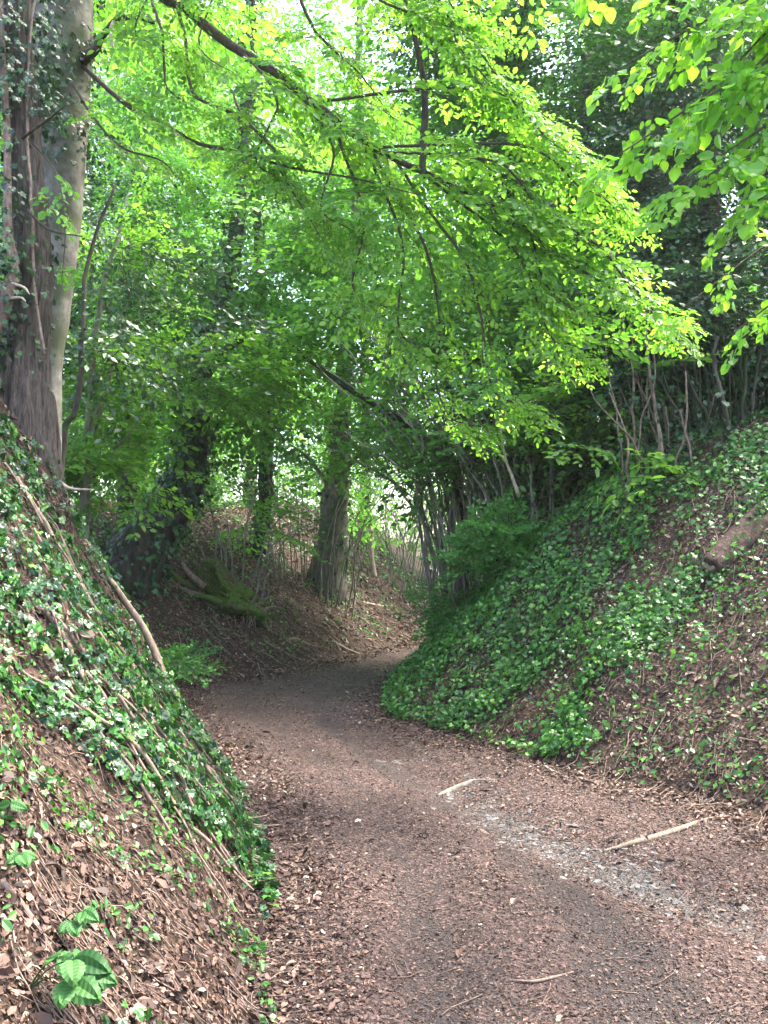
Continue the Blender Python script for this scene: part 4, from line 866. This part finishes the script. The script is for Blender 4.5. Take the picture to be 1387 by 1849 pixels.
# fresh herbs: lower inner slope on the right, tufts elsewhere
HR = [(680, 1300), (720, 1190), (790, 1090), (900, 1060), (960, 1100), (860, 1200), (800, 1290), (760, 1310)]
def m_h(P, px, py, d, rr):
    f = fbm(P[:, 0] * 2.5, P[:, 1] * 2.5, 91, 3); inn = inpoly(px, py, HR) & (P[:, 0] > -.5)
    far = (P[:, 1] > 10.5) & (d > .3) & (f > .55); rt = (P[:, 0] > .3) & (P[:, 1] < 12) & (d > .12) & (f > .44)
    return (d > .05) & ((inn & (rr.rand(len(P)) < .9)) | (far & (rr.rand(len(P)) < .35)) | (rt & (rr.rand(len(P)) < .40 * sstep(3.6, 6.5, P[:, 1]))))
P, N, d, rr = ground_pts(150000, 3.5, 26, 505, 1.0, m_h)
e = lay('small', P, N, rr, .045 * np.maximum(1, P[:, 1] / 10), (.01, .14), .8, 0); print('herb', len(P))
def m_s(P, px, py, d, rr):
    f = fbm(P[:, 0] * 3.5, P[:, 1] * 3.5, 93, 3); return (P[:, 0] < 0) & (P[:, 1] < 6) & (d > .05) & (f > .5) & (rr.rand(len(P)) < .32)
P, N, d, rr = ground_pts(50000, 1.8, 6, 506, 1.2, m_s, 160)
f_ = lay('leaf', P, N, rr, .032, (.01, .06), .6, 0)
o = leaves_obj('low_herbs', [e + (0,), f_ + (0,)], [M['herb']]); tag(o, 'small fresh green herbs sprouting through the litter', 'herbs', kind='stuff')

# feathery bush and ferns
def plume(name, base, h, w_, n, seed, label, cat, leafm='feather', kind='yew', smin=.6, smax=1.1):
    rr = np.random.RandomState(seed); base = np.array(base, float)
    t = thing(name, base, label, cat)
    ps, as_ = [], []
    stems = []
    for k in range(9):
        a = rr.uniform(0, 6.28); e = base + [math.cos(a) * w_ * .7, math.sin(a) * w_ * .6, h * rr.uniform(.6, 1)]
        V, Fs = join([tube(np.array([base - [0, 0, .05], (base + e) / 2 + [0, 0, h * .15], e]), [.01, .004], 12, 5, 0, .02, k)]); build('stem', V, Fs, M['twig'], t, smooth=True)
    bl = [(base + [w_ * rr.uniform(-.7, .7), w_ * rr.uniform(-.5, .5), h * rr.uniform(.3, .85)], (w_ * rr.uniform(.4, .8),) * 2 + (h * rr.uniform(.2, .4),), n // 6) for _ in range(6)]
    g = blob_sprays(kind, bl, seed, hollow=.1, down=.1, smin=smin, smax=smax * 1.2, clump=4)
    sprays_obj('foliage', g, [M[leafm], M['twig']], t)
gb = gp(900, 9.9)
plume('feathery_bush', gb, .8, .27, 150, 601, 'soft feathery green bush at the inner corner of the bend on the right', 'bush')
plume('feathery_bush', gp(815, 10.8), .35, .28, 60, 602, 'low feathery growth spilling left from the foot of the feathery bush', 'bush')
plume('fern_clump', G(310, 1215), .2, .2, 24, 603, 'low fern clump behind the left bank at the edge of the path', 'fern', smin=.7, smax=1.2)
plume('fern_clump', gp(265, 9.0), .2, .22, 24, 604, 'fern fronds hanging from behind the bare vine', 'fern', leafm='herb', smin=.8, smax=1.2)

# bramble seedlings lower left
M['bramble'] = leafmat('bramble_leaf', [(0, (.022, .075, .02)), (.5, (.038, .12, .028)), (1, (.065, .175, .04))], .25, 1.3, .55, .3, .9)
def bramble(px, py, sz, seed, label, nl=3):
    rr = np.random.RandomState(seed); p = G(px, py); t = thing('bramble_seedling', p, label, 'plant', None)
    for s in range(nl):
        a = rr.uniform(0, 6.28); tip = p + [math.cos(a) * sz * 1.5, math.sin(a) * sz * .7 - sz * .6, sz * rr.uniform(.3, 1.4)]
        V, Fs = join([tube(np.array([p, (p + tip) / 2 + [0, 0, sz * .2], tip]), [.0025, .0015], 8, 5)]); build('stem', V, Fs, M['herb'], t, smooth=True)
        for q in range(3):
            an = a + R([-70, 0, 70][q]); A = np.array([[math.cos(an), math.sin(an) - .3, -.25]]); Nn = np.array([[.2, -.8, 1.0]]) + .35 * rr.randn(1, 3)
            n = 15; L = sz * (1.15 if q == 1 else .95); u = np.linspace(0, 1, n); wv = .34 * np.sin(np.pi * u ** .75) ** .75 * (1 + .13 * (np.arange(n) % 2))
            rows = [[(-wv[k], u[k] + .04, .05 - .25 * u[k] ** 2 + .0 * (k % 2)), (-wv[k] * .5, u[k], .06 - .1 * u[k] ** 2 - .018 * (k % 2)), (0, u[k], -.1 * u[k] ** 2), (wv[k] * .5, u[k], .06 - .1 * u[k] ** 2 - .018 * (k % 2)), (wv[k], u[k] + .04, .05 - .25 * u[k] ** 2 + .0 * (k % 2))] for k in range(n)]
            LVv = np.array(rows).reshape(-1, 3); Rm = frames(A, Nn)[0]; V = (LVv * L) @ Rm.T + tip
            Fq = np.array([(k * 5 + j, k * 5 + j + 1, k * 5 + j + 6, k * 5 + j + 5) for k in range(n - 1) for j in range(4)])
            build('leaf', V, Fq, M['bramble'], t, rnd=np.clip(rr.rand() * .6 + .35 * (np.arange(len(Fq)) // 4 % 2) + .15 * np.isin(np.arange(len(Fq)) % 4, (1, 2)), 0, 1))
bramble(50, 1790, .085, 1, 'bramble seedling with broad toothed leaves in the bottom left corner', 4)
bramble(150, 1800, .075, 2, 'bramble seedling right of the corner one, leaves spread flat', 3)
bramble(60, 1735, .055, 3, 'small three leaved seedling above the corner bramble', 2)
bramble(110, 1668, .05, 4, 'small dark green ivy like seedling above the bramble seedlings', 2)
bramble(8, 1500, .055, 5, 'young plant with two green leaves at the left edge', 1)
bramble(12, 1555, .05, 6, 'young plant just below the one at the left edge', 1)
# chalk stones in the gully
rr = np.random.RandomState(9)
stones = [(885, 1480, .05), (905, 1492, .045), (880, 1474, .03), (960, 1466, .04), (1040, 1492, .04), (1110, 1560, .035), (1150, 1600, .045), (1215, 1600, .035), (1290, 1655, .03), (1330, 1690, .025), (1160, 1545, .03), (1010, 1500, .035), (1345, 1640, .04), (1370, 1730, .045), (705, 1632, .02)]
for k, (px, py, s) in enumerate(stones):
    s = s * .75; p = G(px, py); th = np.linspace(0, 6.28, 10, endpoint=False); V = [];
    for zz, q in ((-.3, .8), (.0, 1.0), (.22, .75), (.3, .3)):
        rad = q * (1 + .25 * rr.randn(10)); V += [(s * rad[i] * math.cos(th[i]), s * .7 * rad[i] * math.sin(th[i]), s * zz) for i in range(10)]
    Fq = np.array([(a * 10 + i, a * 10 + (i + 1) % 10, a * 10 + 10 + (i + 1) % 10, a * 10 + 10 + i) for a in range(3) for i in range(10)]); Fn = np.arange(30, 40)[None]
    o = build('chalk_stone', np.array(V), [Fq, Fn], M['stone'], smooth=False); o.location = tuple(p + [0, 0, -s * .05]); o.rotation_euler = (rr.uniform(-.25, .25), rr.uniform(-.25, .25), rr.uniform(0, 3))
    if k == len(stones) - 1: tag(o, 'lone pale stone in the middle of the path', 'stone')
    else: tag(o, 'pale chalk stone bedded in the washed gully at the right', 'stone', 'chalk stones in the gully')

# broken chalk rubble in the gully (nobody could count it)
rr = np.random.RandomState(77); n = 5200
u = rr.rand(n); yy = 2.6 + 5.2 * u ** 1.3; xg = np.interp(yy, GUL[:-1, 1], GUL[:-1, 0]); xx = xg + rr.randn(n) * .17 + .1 * rr.rand(n); 
f = fbm(xx * 4, yy * 4, 95, 3); k = f > .47; xx, yy = xx[k], yy[k]; n = len(xx); zz = terrain(xx, yy)[0]
th = np.linspace(0, 2 * np.pi, 6, endpoint=False); base = np.concatenate([np.stack([np.cos(th), np.sin(th), th * 0 - .3], -1), np.stack([.7 * np.cos(th + .2), .7 * np.sin(th + .2), th * 0 + .22], -1)])
S = np.minimum(.005 + .007 * rr.exponential(1, n), .045); V = base[None] * S[:, None, None] * rr.uniform(.6, 1.3, (n, 12, 1)) * np.array([1, .75, .8]); an = rr.uniform(0, 6.28, n)
V = np.stack([V[..., 0] * np.cos(an)[:, None] - V[..., 1] * np.sin(an)[:, None], V[..., 0] * np.sin(an)[:, None] + V[..., 1] * np.cos(an)[:, None], V[..., 2]], -1) + np.stack([xx, yy, zz - S * .12], -1)[:, None]
q = np.array([(i, (i + 1) % 6, 6 + (i + 1) % 6, 6 + i) for i in range(6)]); h6 = np.arange(6, 12)[None]; off = (np.arange(n) * 12)[:, None, None]
o = build('chalk_rubble', V.reshape(-1, 3), [(q[None] + off).reshape(-1, 4), (h6[None] + off).reshape(-1, 6)], M['stone']); tag(o, 'broken pale chalk rubble washed out along the right side of the path', 'rubble', kind='stuff')

# ================================================================== HAZE: one closed box of thin pale air, added to lift distant shade
hm = bpy.data.materials.new('fill_haze'); hm.use_nodes = True; hn = hm.node_tree.nodes; hn.remove(hn['Principled BSDF'])
hv = hn.new('ShaderNodeVolumePrincipled'); hv.inputs['Color'].default_value = (.93, .97, .92, 1); hv.inputs['Density'].default_value = .0006; hv.inputs['Anisotropy'].default_value = .2
hm.node_tree.links.new(hv.outputs['Volume'], hn['Material Output'].inputs['Volume'])
a, b, c = 140., 160., 32.
V = np.array([(-a, -50, -2), (a, -50, -2), (a, b, -2), (-a, b, -2), (-a, -50, c), (a, -50, c), (a, b, c), (-a, b, c)])
o = build('haze', V, np.array([(0, 3, 2, 1), (4, 5, 6, 7), (0, 1, 5, 4), (1, 2, 6, 5), (2, 3, 7, 6), (3, 0, 4, 7)]), hm)
tag(o, 'thin pale haze added to lift the shade down the lane', 'haze', kind='stuff')
